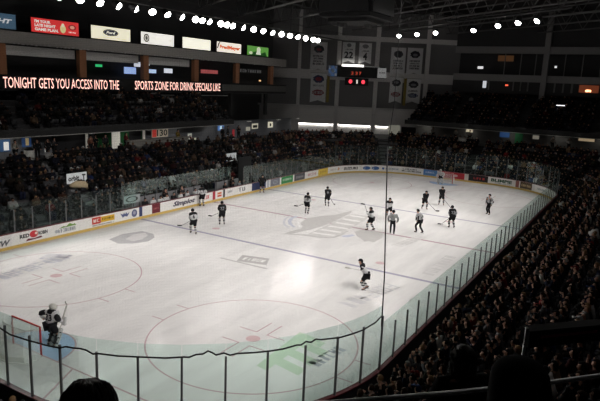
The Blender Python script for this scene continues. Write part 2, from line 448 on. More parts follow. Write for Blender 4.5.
def ink(c): return mat('ad_%02x%02x%02x' % tuple(int(255 * k) for k in c), c, .5, .3, var=.03)
def ad(s0, s1, bg, label, items=(), z0=.215, z1=.965):
    o = obj('board_advertisement', sweep_bm(rect_prof(-.012, -.001, z0, z1), s0, s1, close_prof=True), ink(bg))
    tag(o, label, 'advertisement', 'advertisements on the boards')
    mid = (s0 + s1) / 2; w = s1 - s0; h = z1 - z0
    for it in items:
        kind, u, v, iw, ih, c = it[:6]
        sm, zm = s0 + u * w, z0 + v * h
        if kind == 't':
            me = wrap_text(text_fit(it[6], iw * w, ih * h, .045, it[7] if len(it) > 7 else 0), sm, zm, -.02)
            link('lettering', me, o, ink(c))
        elif kind == 'r':
            obj('color_block', sweep_bm(rect_prof(-.018, -.013, zm - ih * h / 2, zm + ih * h / 2), sm - iw * w / 2, sm + iw * w / 2, close_prof=True), ink(c), o)
        elif kind == 'e':
            me = bpy.data.meshes.new('emblem'); n = 24
            P = [(iw * w / 2 * math.cos(2 * PI * k / n), ih * h / 2 * math.sin(2 * PI * k / n), .001 * (it[6] if len(it) > 6 else 0)) for k in range(n)]
            me.from_pydata(P, [], [list(range(n))]); wrap_text(me, sm, zm, -.0165); link('emblem', me, o, ink(c))
        elif kind == 'p':
            P = [(px * w * iw, py * h * ih, 0) for px, py in it[6]]
            me = bpy.data.meshes.new('emblem'); me.from_pydata(P, [], [list(range(len(P)))]); wrap_text(me, sm, zm, -.018); link('emblem', me, o, ink(c))
W_ = (.80, .79, .77); K = (.02, .02, .022); NAVY = (.03, .045, .13); DR = (.22, .012, .02)
RDD = (.55, .03, .04)
ad(.75, 2.15, (.72, .71, .70), 'white board panel with slanted dark lettering nearest the photo edge', [('t', .6, .35, .7, .5, (.12, .12, .13), 'SW', .3)])
ad(2.7, 4.7, W_, 'white board panel with black words split by a red bird roundel', [('t', .17, .6, .34, .34, K, 'RED'), ('t', .83, .6, .34, .34, K, 'ROBIN'), ('e', .5, .62, .30, .62, RDD), ('e', .58, .66, .10, .22, (.8, .7, .6), 2),
   ('p', .5, .22, 1, 1, (.15, .03, .04), [(-.3, -.12), (.3, -.05), (.26, .12), (0, .02), (-.22, .1)])])
ad(5.2, 7.0, W_, 'white board panel with green hills over grey capital letters', [('p', .6, .72, 1, 1, (.16, .30, .06), [(-.4, -.14), (-.2, .02), (-.08, -.06), (.08, .2), (.22, .02), (.3, .08), (.38, -.1)]), ('t', .56, .36, .8, .34, (.25, .27, .30), '~8'), ('e', .1, .36, .14, .32, (.4, .42, .45))])
ad(8.2, 10.35, W_, 'white board panel with a red block beside a yellow block', [('r', .22, .58, .36, .66, (.55, .05, .03)), ('t', .22, .58, .28, .3, (.85, .8, .75), '~2'), ('r', .7, .58, .58, .56, (.70, .42, .03)), ('t', .7, .6, .5, .22, (.08, .06, .02), '~7'), ('t', .5, .12, .9, .12, (.15, .15, .16), '~16')])
ad(10.85, 11.85, W_, 'white board panel with a navy winged emblem', [('p', .5, .5, 1, 1, (.10, .12, .24), [(-.45, .25), (-.2, .12), (-.1, .3), (0, .1), (.12, .3), (.2, .1), (.45, .22), (.2, -.2), (0, -.1), (-.25, -.2)])])
ad(11.9, 12.65, W_, 'white board panel with a navy round crest', [('e', .5, .5, .75, .8, (.10, .11, .22)), ('e', .5, .55, .4, .4, (.32, .32, .42), 2)])
ad(12.78, 13.1, NAVY, 'narrow navy stripe on the boards at the near blue line')
ad(14.15, 15.05, (.15, .02, .03), 'dark red square panel on the white boards', [('t', .5, .5, .7, .2, (.35, .12, .12), '~4')])
ad(16.4, 19.4, W_, 'white board panel with black script lettering below the bench', [('t', .5, .45, .92, .7, (.06, .05, .08), 'Simplot', .35)])
ad(20.3, 21.4, W_, 'white board panel with red lettering near the center line', [('t', .5, .5, .7, .45, (.6, .05, .06), '~3')])
ad(21.68, 22.05, (.40, .03, .05), 'narrow red stripe on the boards at the center line')
ad(22.25, 23.05, W_, 'white board panel with an orange red stacked emblem', [('r', .5, .66, .75, .24, (.62, .16, .05)), ('r', .5, .34, .75, .24, (.55, .08, .04))])
ad(23.2, 23.45, K, 'narrow black stripe on the boards past the center line')
ad(23.6, 27.6, W_, 'long white board panel with small dark figures below the bench', [('t', .15, .6, .18, .3, (.3, .3, .32), '~3'), ('t', .62, .55, .3, .5, (.12, .12, .13), '~2')])
ad(27.75, 30.2, NAVY, 'navy board panel behind the black clad figure', [('t', .7, .5, .3, .4, (.3, .33, .42), '~2')])
ad(30.4, 30.85, (.45, .46, .5), 'narrow grey stripe on the boards next to the navy panel')
ad(31.05, 32.85, (.18, .19, .23), 'slate grey board panel left of the green one', [('e', .5, .5, .5, .55, (.32, .34, .38)), ('t', .5, .5, .3, .3, (.1, .1, .12), '~2')])
ad(33.15, 35.5, (.04, .26, .08), 'green board panel with pale lettering', [('t', .5, .55, .8, .3, (.55, .68, .55), '~8')])
ad(35.8, 38.1, (.09, .09, .10), 'charcoal board panel right of the green one', [('t', .5, .5, .7, .34, (.28, .28, .3), '~6')])
ad(38.35, 41.15, W_, 'white board panel with rose lettering beside the yellow one', [('t', .5, .5, .7, .4, (.60, .32, .32), '~6')])
ad(41.25, 43.65, (.72, .52, .07), 'yellow board panel in the far bend', [('t', .5, .5, .7, .3, (.52, .34, .05), '~5')])
ad(43.9, 46.35, W_, 'white board panel with an orange spot in the far bend', [('e', .8, .55, .2, .5, (.70, .42, .25)), ('t', .35, .5, .5, .3, (.6, .5, .45), '~5')])
ad(46.8, 49.05, W_, 'white board panel with bold black capital letters in the far bend', [('t', .5, .5, .95, .45, (.03, .03, .035), 'SUZUKI')])
ad(49.7, 52.05, W_, 'white board panel with two blue ovals', [('e', .25, .5, .44, .62, (.05, .14, .35)), ('e', .75, .5, .44, .62, (.05, .14, .35)), ('t', .25, .5, .3, .16, (.6, .65, .75), '~3'), ('t', .75, .5, .3, .16, (.6, .65, .75), '~3')])
ad(52.25, 54.6, W_, 'white board panel with a blue dot before small lettering', [('e', .1, .5, .13, .4, (.05, .12, .35)), ('t', .6, .5, .72, .26, (.25, .3, .42), '~9')])
ad(54.65, 57.7, W_, 'white board panel with two lines of small black lettering', [('t', .42, .68, .6, .2, (.06, .06, .06), '~11'), ('t', .5, .36, .84, .24, (.06, .06, .06), '~14')])
ad(57.75, 59.55, (.10, .24, .52), 'sky blue board panel left of the far goal', [('t', .5, .55, .7, .3, (.5, .6, .75), '~5')])
ad(59.7, 63.0, (.48, .035, .05), 'red board panel behind the far goal', [('e', .66, .5, .18, .4, (.7, .5, .5)), ('t', .3, .5, .3, .3, (.7, .5, .5), '~2')])
ad(63.05, 63.45, W_, 'narrow white strip between the red and black panels')
ad(63.5, 65.85, (.02, .018, .02), 'black board panel with red lettering', [('t', .55, .5, .6, .36, (.5, .06, .07), '~4')])
ad(65.9, 69.1, W_, 'white board panel with dark green capital letters', [('t', .5, .55, .8, .5, (.03, .10, .05), 'BLIMPIE'), ('t', .55, .15, .6, .12, (.3, .33, .3), '~12')])
ad(69.25, 69.7, (.30, .12, .10), 'small brown square panel right of the green lettering')
ad(69.85, 71.55, (.10, .07, .04), 'dark brown board panel with tan lettering', [('t', .5, .5, .8, .34, (.5, .38, .22), '~6')])
ad(71.6, 72.0, (.7, .7, .7), 'small grey square panel in the far bend by the stand')
ad(72.05, 74.6, W_, 'last white board panel in the bend beside the packed stand', [('t', .5, .5, .8, .3, (.35, .4, .42), '~7')])

# glass: one pane and its post per 1.22 m
def pane_bm(s0, s1, h, d):
    bm = bmesh.new()
    g = .012
    add_sweep(bm, rect_prof(d, d + .012, 1.02, h), s0 + g, s1 - g, step=2.0, close_prof=True)
    return bm
GL = {}
NP = 126; STEP = PER / NP
def seg_at(s):
    s %= PER
    for i in range(8):
        if s < CUM[i + 1]: return i
    return 7
GLAB = ['clear glass pane behind the boards on the players bench side', 'clear curved glass pane in the far bend below the grey wall', 'clear tall glass pane behind the far goal', 'clear tall glass pane in the far bend by the packed stand',
        'clear glass pane of the packed stand, black post beside it', 'clear tall glass pane of the nearest bend, under the netting rope', 'clear tall glass pane of the near end behind the closer goal', 'clear tall glass pane in the bend beside the closer goal']
for k in range(NP):
    s0, s1 = (k - .05) * STEP, (k + .95) * STEP
    i = seg_at((s0 + s1) / 2)
    side = i in (0, 4)
    top = 2.82 if side else 3.48
    ph = 2.5 if side else 3.08
    if i in (1, 2, 3): ph = 3.3
    d = .05
    if i == 0 and 12.9 < (s0 + s1) / 2 < 28.4:
        d = 1.62                                     # behind the benches
        bm = bmesh.new(); add_sweep(bm, rect_prof(d, d + .012, .76, 2.7), s0 + .012, s1 - .012, close_prof=True); ph = 2.7
        if (s0 + s1) / 2 > 26.8: d = .05; 
        else:
            o = obj('glass_pane', bm, M_GLASS); tag(o, 'clear glass pane standing behind the players benches', 'glass pane', 'panes behind the benches')
            x, y, nx, ny = ring(s0, d + .006)
            obj('post', box_bm((x, y, (.76 + ph) / 2), (.05, .05, ph - .76)), M_POST, o)
            continue
        bm.free()
    o = obj('glass_pane', pane_bm(s0, s1, top, d), M_GLASS)
    tag(o, GLAB[i], 'glass pane', 'panes: ' + GLAB[i])
    x, y, nx, ny = ring(s0, d + .02)
    obj('post', box_bm((x, y, (1.02 + ph) / 2), (.055, .06, ph - 1.02), Matrix.Rotation(math.atan2(ny, nx), 3, 'Z')), M_POST, o)

# ------------------------------------------------------------------ goals
M_GNET = mesh_mat('goal_twine', (.8, .8, .78), .05, .013)
M_GNET2 = M_GNET
def goal(x, face, label):
    """face = +1: mouth looks towards +x"""
    e = empty('hockey_goal', (x, 0, 0), 0 if face > 0 else PI, label, 'hockey goal', 'goals')
    P = [(0, -.915, 0), (0, -.915, 1.17), (0, -.90, 1.215), (0, -.86, 1.22), (0, .86, 1.22), (0, .90, 1.215), (0, .915, 1.17), (0, .915, 0)]
    obj('goal_frame', tube_bm(P, .04, 10), M_RED, e, True)
    B = [(0, -.915, .035), (-.35, -1.15, .035), (-.8, -1.05, .035), (-1.1, -.5, .035), (-1.12, 0, .035), (-1.1, .5, .035), (-.8, 1.05, .035), (-.35, 1.15, .035), (0, .915, .035)]
    obj('base_rail', tube_bm(B, .03, 8), mat('goal_white', (.75, .74, .72), .4, .4), e, True)
    T = [(0, -.88, 1.21), (-.30, -.9, 1.2), (-.5, -.75, 1.2), (-.55, -.35, 1.2), (-.56, 0, 1.2), (-.55, .35, 1.2), (-.5, .75, 1.2), (-.30, .9, 1.2), (0, .88, 1.21)]
    obj('top_rail', tube_bm(T, .018, 8), mat('goal_white'), e, True)
    bm = bmesh.new(); uvl = bm.loops.layers.uv.new('UVMap')
    L = [0]
    for a, b in zip(B, B[1:]): L.append(L[-1] + (Vector(b) - Vector(a)).length)
    n = 6
    V = [[bm.verts.new(Vector(b).lerp(Vector(t), k / n) + Vector((-.10 * math.sin(PI * k / n), 0, 0))) for k in range(n + 1)] for b, t in zip(B, T)]
    for i in range(len(B) - 1):
        for k in range(n):
            f = bm.faces.new((V[i][k], V[i + 1][k], V[i + 1][k + 1], V[i][k + 1]))
            for lp, uv in zip(f.loops, ((L[i], k * .21), (L[i + 1], k * .21), (L[i + 1], k * .21 + .21), (L[i], k * .21 + .21))): lp[uvl].uv = uv
    tv = [V[i][n] for i in range(len(B))]
    c = bm.verts.new((-.02, 0, 1.21))
    for a, b in zip(tv, tv[1:]):
        f = bm.faces.new((a, b, c))
        for lp in f.loops: lp[uvl].uv = (lp.vert.co.x, lp.vert.co.y)
    obj('net', bm, M_GNET, e)
    obj('skirt_pad', sweepless(B, .04, .26), mat('goal_padding', (.78, .77, .74), .8, .1), e)
    return e
def sweepless(B, z0, z1):
    bm = bmesh.new()
    A = [(bm.verts.new((p[0] * .97 - .02, p[1] * .97, z0)), bm.verts.new((p[0] * .93 - .03, p[1] * .95, z1))) for p in B[1:-1]]
    for a, b in zip(A, A[1:]): bm.faces.new((a[0], b[0], b[1], a[1]))
    return bm
goal(-27.35, 1, 'red framed hockey goal beside the closer goalie')
goal(27.35, -1, 'small red framed hockey goal at the far end')

# ------------------------------------------------------------------ protective netting at the near end
M_NET = mesh_mat('spectator_net', (.02, .02, .02), .045, .0013)
ROPE = [[-30.39, -1.96, 2.911], [-30.388, -2.702, 2.929], [-30.389, -3.366, 2.933], [-30.387, -3.888, 2.853], [-30.386, -4.763, 2.912], [-30.327, -5.562, 2.952], [-30.238, -6.146, 2.988], [-30.191, -6.366, 3.081], [-30.135, -6.609, 3.082], [-30.072, -6.843, 3.109], [-30.018, -7.039, 3.097], [-29.947, -7.253, 3.005], [-29.894, -7.407, 3.045], [-29.665, -7.988, 3.046], [-29.366, -8.607, 3.078], [-29.01, -9.203, 3.079], [-28.703, -9.651, 3.119], [-28.615, -9.763, 3.107], [-28.494, -9.922, 3.193], [-28.365, -10.074, 3.202], [-28.273, -10.183, 3.291], [-28.198, -10.27, 3.24], [-28.119, -10.356, 3.155], [-27.96, -10.524, 3.203], [-27.834, -10.649, 3.12], [-27.686, -10.792, 3.156], [-27.281, -11.152, 3.132], [-26.911, -11.439, 3.117], [-26.57, -11.682, 3.118], [-26.171, -11.932, 3.165], [-26.047, -12.002, 3.137], [-25.899, -12.088, 3.221], [-25.733, -12.174, 3.155], [-25.571, -12.256, 3.227], [-25.394, -12.34, 3.163], [-24.662, -12.639, 3.043], [-24.128, -12.808, 3.014], [-23.57, -12.946, 2.99], [-22.823, -13.067, 3.03], [-22.40, -13.12, 3.15]]
full = []
for k in range(24):
    s = CUM[6] + (CUM[7] - CUM[6]) * .27 + (PER - CUM[6] - (CUM[7] - CUM[6]) * .27) * (1 - k / 24)
    x, y, _, _ = ring(s, .09)
    full.append([x, y, 2.93 + .07 * math.sin(k * 1.7)])
full += ROPE
net = empty('safety_net', (-30.4, 0, 2.9), 0, 'fine dark safety netting hung above the near end glass', 'safety net')
def loc(p): return (p[0] + 30.4, p[1], p[2] - 2.9)
obj('bottom_rope', tube_bm([loc(p) for p in full], .026, 6), M_BLACK, net, True)
CABLE = [(-22.40, -13.13, 2.75), (-22.40, -13.10, 4.5), (-22.4, -12.86, 9.1), (-22.4, -12.98, 10.5), (-22.4, -12.95, 18.6)]
obj('edge_cable', tube_bm([loc(p) for p in CABLE[:3]], .024, 8), M_BLACK, net, True)
obj('hanging_cable', tube_bm([loc(p) for p in CABLE[2:]], .012, 6), M_BLACK, net, True)
bm = bmesh.new(); uvl = bm.loops.layers.uv.new('UVMap')
U = 0; cols = []
for i, p in enumerate(full):
    if i: U += math.hypot(p[0] - full[i - 1][0], p[1] - full[i - 1][1])
    cols.append((U, bm.verts.new(loc(p)), bm.verts.new(loc((p[0], p[1], 18.6))), p[2]))
for a, b in zip(cols, cols[1:]):
    f = bm.faces.new((a[1], b[1], b[2], a[2]))
    for lp, uv in zip(f.loops, ((a[0], a[3]), (b[0], b[3]), (b[0], 18.6), (a[0], 18.6))): lp[uvl].uv = uv
obj('netting', bm, M_NET, net)
# ------------------------------------------------------------------ stands
random.seed(3)
D0, TR, RZ, Z0, NR = 1.25, .85, .40, .35, 9
def low_prof(lo):
  prof = [(.14, -.02), (D0 - .55 + TR * lo, -.02)]
  for i in range(lo, NR):
    d = D0 + TR * i - .55
    prof += [(d, Z0 + RZ * i), (d + TR, Z0 + RZ * i)]
  return prof + [(DTOP, ZC), (DTOP + 4.2, ZC)]
DTOP = D0 + TR * NR - .55                      # 9.0
ZC = Z0 + RZ * (NR - 1) + .2                   # concourse floor
BS0, BS1 = 12.9, 28.4                          # stretch with the players' benches: first row left out
struct(obj('floor_lower_stand', sweep_bm(low_prof(0), BS1, BS0 + PER), M_CONC))
struct(obj('floor_bench_stand', sweep_bm(low_prof(1), BS0, BS1), M_CONC))
def struct_box(name, c, s, m, rot=None):
    return struct(obj(name, box_bm(c, s, rot), m))
# ground slab under everything, arena shell
struct_box('floor_ground', (0, 0, -.35), (112, 66, .3), M_CONC)
struct_box('ceiling', (0, 0, 22.2), (112, 66, .3), M_ROOF)
M_SHELL = mat('shell_dark', (.05, .05, .052), .95, .05)
struct_box('wall_left', (0, 32.5, 11), (110, .3, 22), M_SHELL)
struct_box('wall_right', (0, -32.5, 11), (110, .3, 22), M_SHELL)
struct_box('wall_near', (-55, 0, 11), (.3, 65, 22), M_SHELL)
struct_box('wall_far', (55, 0, 11), (.3, 65, 22), M_SHELL)

# stairs in the aisles
AISLE = 10.6
def in_aisle(s, half=.55):
    return abs(((s + AISLE / 2) % AISLE) - AISLE / 2) < half
bm = bmesh.new()
for k in range(int(PER / AISLE) + 1):
    s = k * AISLE
    if 13.5 < s < 28.5: lo = 1
    else: lo = 0
    for i in range(lo, NR):
        d = D0 + TR * i - .55; z = Z0 + RZ * i
        add_sweep(bm, rect_prof(d + .004, d + TR - .004, z + .001, z + .012), s - .5, s + .5, close_prof=True)
        add_sweep(bm, rect_prof(d + TR - .36, d + TR - .004, z + .013, z + RZ / 2), s - .5, s + .5, close_prof=True)
struct(obj('floor_aisle_steps', bm, M_AISLE))

# ------------------------------------------------------------------ people: joints, then surfaces
def seated(lean=.0, hands='lap', rr=R):
    c = lean
    J = {}
    J['pelvis'] = (0, 0, .53); J['waist'] = (.02 + c * .3, 0, .74); J['chest'] = (.02 + c * .8, 0, .95); J['neck'] = (.03 + c, 0, 1.10)
    J['jaw'] = (.065 + c * 1.1, 0, 1.165); J['face'] = (.055 + c * 1.1, 0, 1.235); J['crown'] = (.04 + c * 1.1, 0, 1.30); J['nose'] = (.165 + c * 1.1, 0, 1.215)
    for s, g in ((1, 'l'), (-1, 'r')):
        J['sh' + g] = (.02 + c * .95, s * .18, 1.03)
        if hands == 'lap': e, h = (.06 + c, s * .25, .79), (.30 + c * .6, s * .10, .68)
        elif hands == 'up': e, h = (.20 + c, s * .25, 1.02), (.24 + c, s * .16, 1.30)
        elif hands == 'clap': e, h = (.10 + c, s * .27, .82), (.36 + c, s * .03, .98)
        else: e, h = (.10 + c, s * .26, .80), (.28 + c, -s * .08, .86)
        J['el' + g] = e; J['ha' + g] = h
        J['fi' + g] = tuple(Vector(h) + (Vector(h) - Vector(e)).normalized() * .10)
        J['hip' + g] = (.05, s * .09, .52); J['kn' + g] = (.44, s * .12, .52); J['an' + g] = (.40, s * .12, .09); J['to' + g] = (.53, s * .13, .05)
    return J
def standing(hands='down', knee=.0):
    J = {}
    J['pelvis'] = (0, 0, .93); J['waist'] = (.01, 0, 1.10); J['chest'] = (.01, 0, 1.32); J['neck'] = (.015, 0, 1.50)
    J['jaw'] = (.05, 0, 1.565); J['face'] = (.04, 0, 1.635); J['crown'] = (.025, 0, 1.70); J['nose'] = (.15, 0, 1.615)
    for s, g in ((1, 'l'), (-1, 'r')):
        J['sh' + g] = (0, s * .18, 1.43)
        if hands == 'down': e, h = (-.02, s * .25, 1.15), (.06, s * .25, .90)
        else: e, h = (.0, s * .27, 1.16), (.24, s * .12, 1.12)
        J['el' + g] = e; J['ha' + g] = h
        J['fi' + g] = tuple(Vector(h) + (Vector(h) - Vector(e)).normalized() * .10)
        J['hip' + g] = (0, s * .10, .90); J['kn' + g] = (.03, s * .11, .49); J['an' + g] = (0, s * .12, .09); J['to' + g] = (.15, s * .14, .05)
    return J
E_BODY = [('pelvis', 'waist'), ('waist', 'chest'), ('chest', 'neck'), ('neck', 'jaw'), ('jaw', 'face'), ('face', 'crown'), ('face', 'nose')]
for g in 'lr':
    E_BODY += [('chest', 'sh' + g), ('sh' + g, 'el' + g), ('el' + g, 'ha' + g), ('ha' + g, 'fi' + g), ('pelvis', 'hip' + g), ('hip' + g, 'kn' + g), ('kn' + g, 'an' + g), ('an' + g, 'to' + g)]
R_BODY = dict(pelvis=.13, waist=(.12, .10), chest=(.15, .11), neck=.055, jaw=.07, face=.095, crown=.075, nose=.014, sh=.07, el=.045, ha=.038, fi=.028, hip=.085, kn=.06, an=.042, to=.04)
def rad(k, extra=0.0):
    r = R_BODY.get(k) or R_BODY[k[:-1]]
    return tuple(x + extra for x in r) if isinstance(r, tuple) else r + extra
def sub(J, keys, extra, over={}):
    return {k: (J[k], over.get(k) or over.get(k[:-1]) or rad(k, extra)) for k in keys}
def body_mesh(J, lv=1, name='person'): return skin({k: (J[k], rad(k)) for k in J}, E_BODY, lv, name)
TOPK = ['pelvis', 'waist', 'chest', 'shl', 'shr', 'ell', 'elr', 'hal', 'har']
TOPE = [('pelvis', 'waist'), ('waist', 'chest'), ('chest', 'shl'), ('chest', 'shr'), ('shl', 'ell'), ('shr', 'elr'), ('ell', 'hal'), ('elr', 'har')]
LEGK = ['pelvis', 'hipl', 'hipr', 'knl', 'knr', 'anl', 'anr']
LEGE = [('pelvis', 'hipl'), ('pelvis', 'hipr'), ('hipl', 'knl'), ('hipr', 'knr'), ('knl', 'anl'), ('knr', 'anr')]
def jacket_mesh(J, lv=1, extra=.035):
    J2 = dict(J); J2['pelvis'] = tuple(Vector(J['pelvis']) + Vector((0, 0, .02)))
    J2['chest'] = tuple(Vector(J['chest']) + Vector((0, 0, .02)))
    return skin(sub(J2, TOPK, extra), TOPE, lv, 'jacket')
def trousers_mesh(J, lv=1, extra=.022): return skin(sub(J, LEGK, extra), LEGE, lv, 'trousers')
def hair_mesh(J, style='short', seg=10):
    """a cap of hair over the skull, open at the face"""
    bm = bmesh.new()
    f = Vector(J['face']); c = f + Vector((-.015, 0, .03))
    bmesh.ops.create_uvsphere(bm, u_segments=seg, v_segments=seg // 2 + 2, radius=1)
    kill = [v for v in bm.verts if (v.co.x > .35 and v.co.z < .35) or (v.co.z < (-.55 if style == 'short' else -.9))]
    bmesh.ops.delete(bm, geom=kill, context='VERTS')
    rx, ry, rz = .122, .108, .125
    for v in bm.verts:
        z = v.co.z * rz
        if style == 'long' and v.co.z < 0: z = v.co.z * .27; 
        v.co = c + Vector((v.co.x * rx - (.02 if style == 'long' and v.co.z < 0 else 0), v.co.y * ry, z))
    if style == 'cap':
        add_box(bm, c + Vector((.155, 0, .045)), (.12, .15, .014))
    me = bpy.data.meshes.new('hair')
    for fc in bm.faces: fc.smooth = True
    bmesh.ops.recalc_face_normals(bm, faces=bm.faces)
    bm.to_mesh(me); bm.free(); return me

POSES = [seated(0, 'lap'), seated(.10, 'lap'), seated(.03, 'fold'), seated(.06, 'clap'), seated(.16, 'fold'), seated(-.02, 'up')]
HAIRS = ['short', 'long', 'cap']
T_BODY = [body_mesh(J) for J in POSES]
T_JACK = [jacket_mesh(J) for J in POSES]
T_TROU = [trousers_mesh(J) for J in POSES]
T_HAIR = [[hair_mesh(J, h) for h in HAIRS] for J in POSES]
for me in T_BODY: me.materials.append(M_SKIN)
for me in T_JACK + T_TROU: me.materials.append(M_CLOTH)
for row in T_HAIR:
    for me in row: me.materials.append(M_CLOTH)

CLOTHES = [('black', (.005, .005, .006), 12), ('charcoal', (.013, .013, .015), 8), ('navy', (.006, .008, .022), 5), ('dark brown', (.018, .011, .007), 4), ('maroon', (.034, .005, .007), 2.0),
           ('grey', (.085, .085, .092), 3.2), ('white', (.55, .54, .53), 1.3), ('tan', (.16, .10, .06), 1.6), ('red', (.16, .012, .012), .7), ('blue', (.014, .03, .11), .5), ('olive', (.02, .02, .012), 2), ('rust', (.08, .025, .011), .6)]
HAIRC = [('black', (.005, .004, .004), 5), ('brown', (.026, .013, .007), 6), ('fair', (.22, .13, .065), 2.4), ('grey', (.2, .19, .18), 1)]
CAPC = [('white', (.42, .42, .42), 1.6), ('black', (.007, .007, .007), 4), ('red', (.14, .01, .01), .8), ('blue', (.015, .03, .1), .8)]
def pick(tab, rr):
    t = rr.random() * sum(x[2] for x in tab)
    for x in tab:
        t -= x[2]
        if t <= 0: return x
    return tab[-1]

# camera numbers are needed here only to decide which spectators show largest
CAM_P = (-40.3079, -20.2509, 11.0216); CAM_YAW, CAM_PITCH, CAM_ROLL, CAM_F = .538119, .200922, .0438921, 576.022
def cam_axes():
    f = Vector((math.cos(CAM_YAW) * math.cos(CAM_PITCH), math.sin(CAM_YAW) * math.cos(CAM_PITCH), -math.sin(CAM_PITCH)))
    r = f.cross(Vector((0, 0, 1))).normalized(); u = r.cross(f)
    return r * math.cos(CAM_ROLL) + u * math.sin(CAM_ROLL), -r * math.sin(CAM_ROLL) + u * math.cos(CAM_ROLL), f
AX_R, AX_U, AX_F = cam_axes()
def view(p):
    d = Vector(p) - Vector(CAM_P); z = d.dot(AX_F)
    return (300 + CAM_F * d.dot(AX_R) / max(z, 1e-3), 200.5 - CAM_F * d.dot(AX_U) / max(z, 1e-3), z)

SEATS = []      # (x, y, z, heading, section, row, s)
def fill(section, d0, z0, nrow, tr, rz, s0, s1, occ, skip=lambda i, s: False, pitch=.56):
    for i in range(nrow):
        d = d0 + tr * i
        scale = 1.0
        s = s0
        while s < s1:
            x, y, nx, ny = ring(s + R.uniform(-.07, .07), d + R.uniform(-.08, .06))
            k = seg_at(s)
            step = pitch if k % 2 == 0 else pitch * CR / (CR + d)
            s += step
            if in_aisle(s) or skip(i, s): continue
            SEATS.append([x, y, z0 + rz * i, math.atan2(-ny, -nx), section, i, s, R.random() < occ])
side0 = CUM[4]
fill('left', D0, Z0, NR, TR, RZ, -6, CUM[1], .80, lambda i, s: (i < 1 and 12.4 < s < 29.0) or (s < 8 and R.random() < .35))
fill('farleft', D0, Z0, NR, TR, RZ, CUM[1], CUM[2], .88)
fill('far', D0, Z0, NR, TR, RZ, CUM[2], CUM[3], .90)
fill('farright', D0, Z0, NR, TR, RZ, CUM[3], CUM[4], .90)
fill('right', D0, Z0, NR, TR, RZ, CUM[4], CUM[5], .95)
fill('nearright', D0, Z0, NR, TR, RZ, CUM[5], CUM[6], .95)
# ------------------------------------------------------------------ upper decks, concourse, suites
# upper deck along the long side opposite, and across the far end
UD, UZ, UN, UTR, URZ = 9.9, 6.25, 8, .85, .45
def deck_prof(UN=8):
    p = [(UD - .6, UZ - .35)]
    for i in range(UN):
        d = UD + UTR * i - .55
        p += [(d, UZ + URZ * i), (d + UTR, UZ + URZ * i)]
    e = UD + UTR * UN - .55
    return p + [(e, UZ - .35)]
struct(obj('floor_upper_stand_left', sweep_bm(deck_prof(6), -8, 36.5, close_prof=True), M_CONC))
# far end deck: straight, from the chamfered wall to the right hand side
FX = HL
FY0, FY1 = 10.3, -31
def deck_far():
    bm = bmesh.new(); P = deck_prof()
    A = [bm.verts.new((FX + d, FY0 - (d - UD) * .06, z)) for d, z in P]; B = [bm.verts.new((FX + d, FY1, z)) for d, z in P]
    n = len(P)
    for k in range(n): bm.faces.new((A[k], A[(k + 1) % n], B[(k + 1) % n], B[k]))
    bm.faces.new(A[::-1]); bm.faces.new(B); return bm
struct(obj('floor_upper_stand_far', deck_far(), M_CONC))
fill('upperleft', UD, UZ, 6, UTR, URZ, -7, 36, .62, lambda i, s: s < 14 and R.random() < .45)
for i in range(UN):
    y = 9.9
    while y > -24:
        y -= .56
        if abs((y + 100) % 9.0 - 4.5) < .5: continue
        SEATS.append([FX + UD + UTR * i, y, UZ + URZ * i, PI, 'upperfar', i, y, R.random() < .55])

M_FASC = mat('deck_fascia', (.035, .035, .035), .8, .2)
struct(obj('trim_1', sweep_bm(rect_prof(UD - .74, UD - .6, UZ - .37, UZ + .12), -8, 36.5, close_prof=True), M_FASC))
struct(obj('trim_2', box_bm((FX + UD - .67, (FY0 + FY1) / 2, UZ - .12), (.14, FY0 - FY1, .5)), M_FASC))
M_RAIL_EDGELIGHT = mat('rail_and_edge_light', (.40, .39, .37), .7, .2)  # pale strip below the fascia stands in for concourse light; stair rail shares it
struct(obj('trim_70', sweep_bm(rect_prof(UD - .78, UD - .6, UZ - .43, UZ - .371), -8, 36.5, close_prof=True), M_RAIL_EDGELIGHT))
struct(obj('trim_71', box_bm((FX + UD - .69, (FY0 + FY1) / 2, UZ - .40), (.18, FY0 - FY1, .058)), M_RAIL_EDGELIGHT))
o = obj('stair_rail', tube_bm([(12.33, 27.0, 9.3), (12.0, 25.2, 8.4), (11.56, 22.9, 7.2)], .03, 6), M_RAIL_EDGELIGHT); tag(o, 'pale sloping stair rail in the upper stand opposite', 'rail')
for x_, y_, z_, f_ in ((12.33, 27.0, 9.3, 8.5), (12.0, 25.2, 8.4, 7.6), (11.56, 22.9, 7.2, 6.25)): obj('rail_post', tube_bm([(x_, y_, f_), (x_, y_, z_)], .025, 6), M_RAIL_EDGELIGHT, o)
# parapet rails at the front of the upper decks
for nm, fn, lab in (('parapet', lambda: sweep_bm(rect_prof(UD - .72, UD - .66, UZ + .12, UZ + .26), -8, 36.5, close_prof=True), 'dark parapet along the front of the upper stand opposite'),
                    ('parapet', lambda: box_bm((FX + UD - .69, (FY0 + FY1) / 2, UZ + .19), (.06, FY0 - FY1, .14)), 'dark parapet along the front of the upper stand at the far end')):
    tag(obj(nm, fn(), M_DARK), lab, 'parapet')

o = obj('drink_ledge', box_bm((10.2, 27.42, 9.02), (19.5, .14, .10)), mat('ledge_white', (.55, .55, .54), .6, .2)); tag(o, 'long pale drink ledge behind the upper stand opposite', 'ledge')
for k in range(11): obj('ledge_post', box_bm((.6 + 1.92 * k, 27.42, 8.74), (.06, .06, .47)), M_DARK, o)
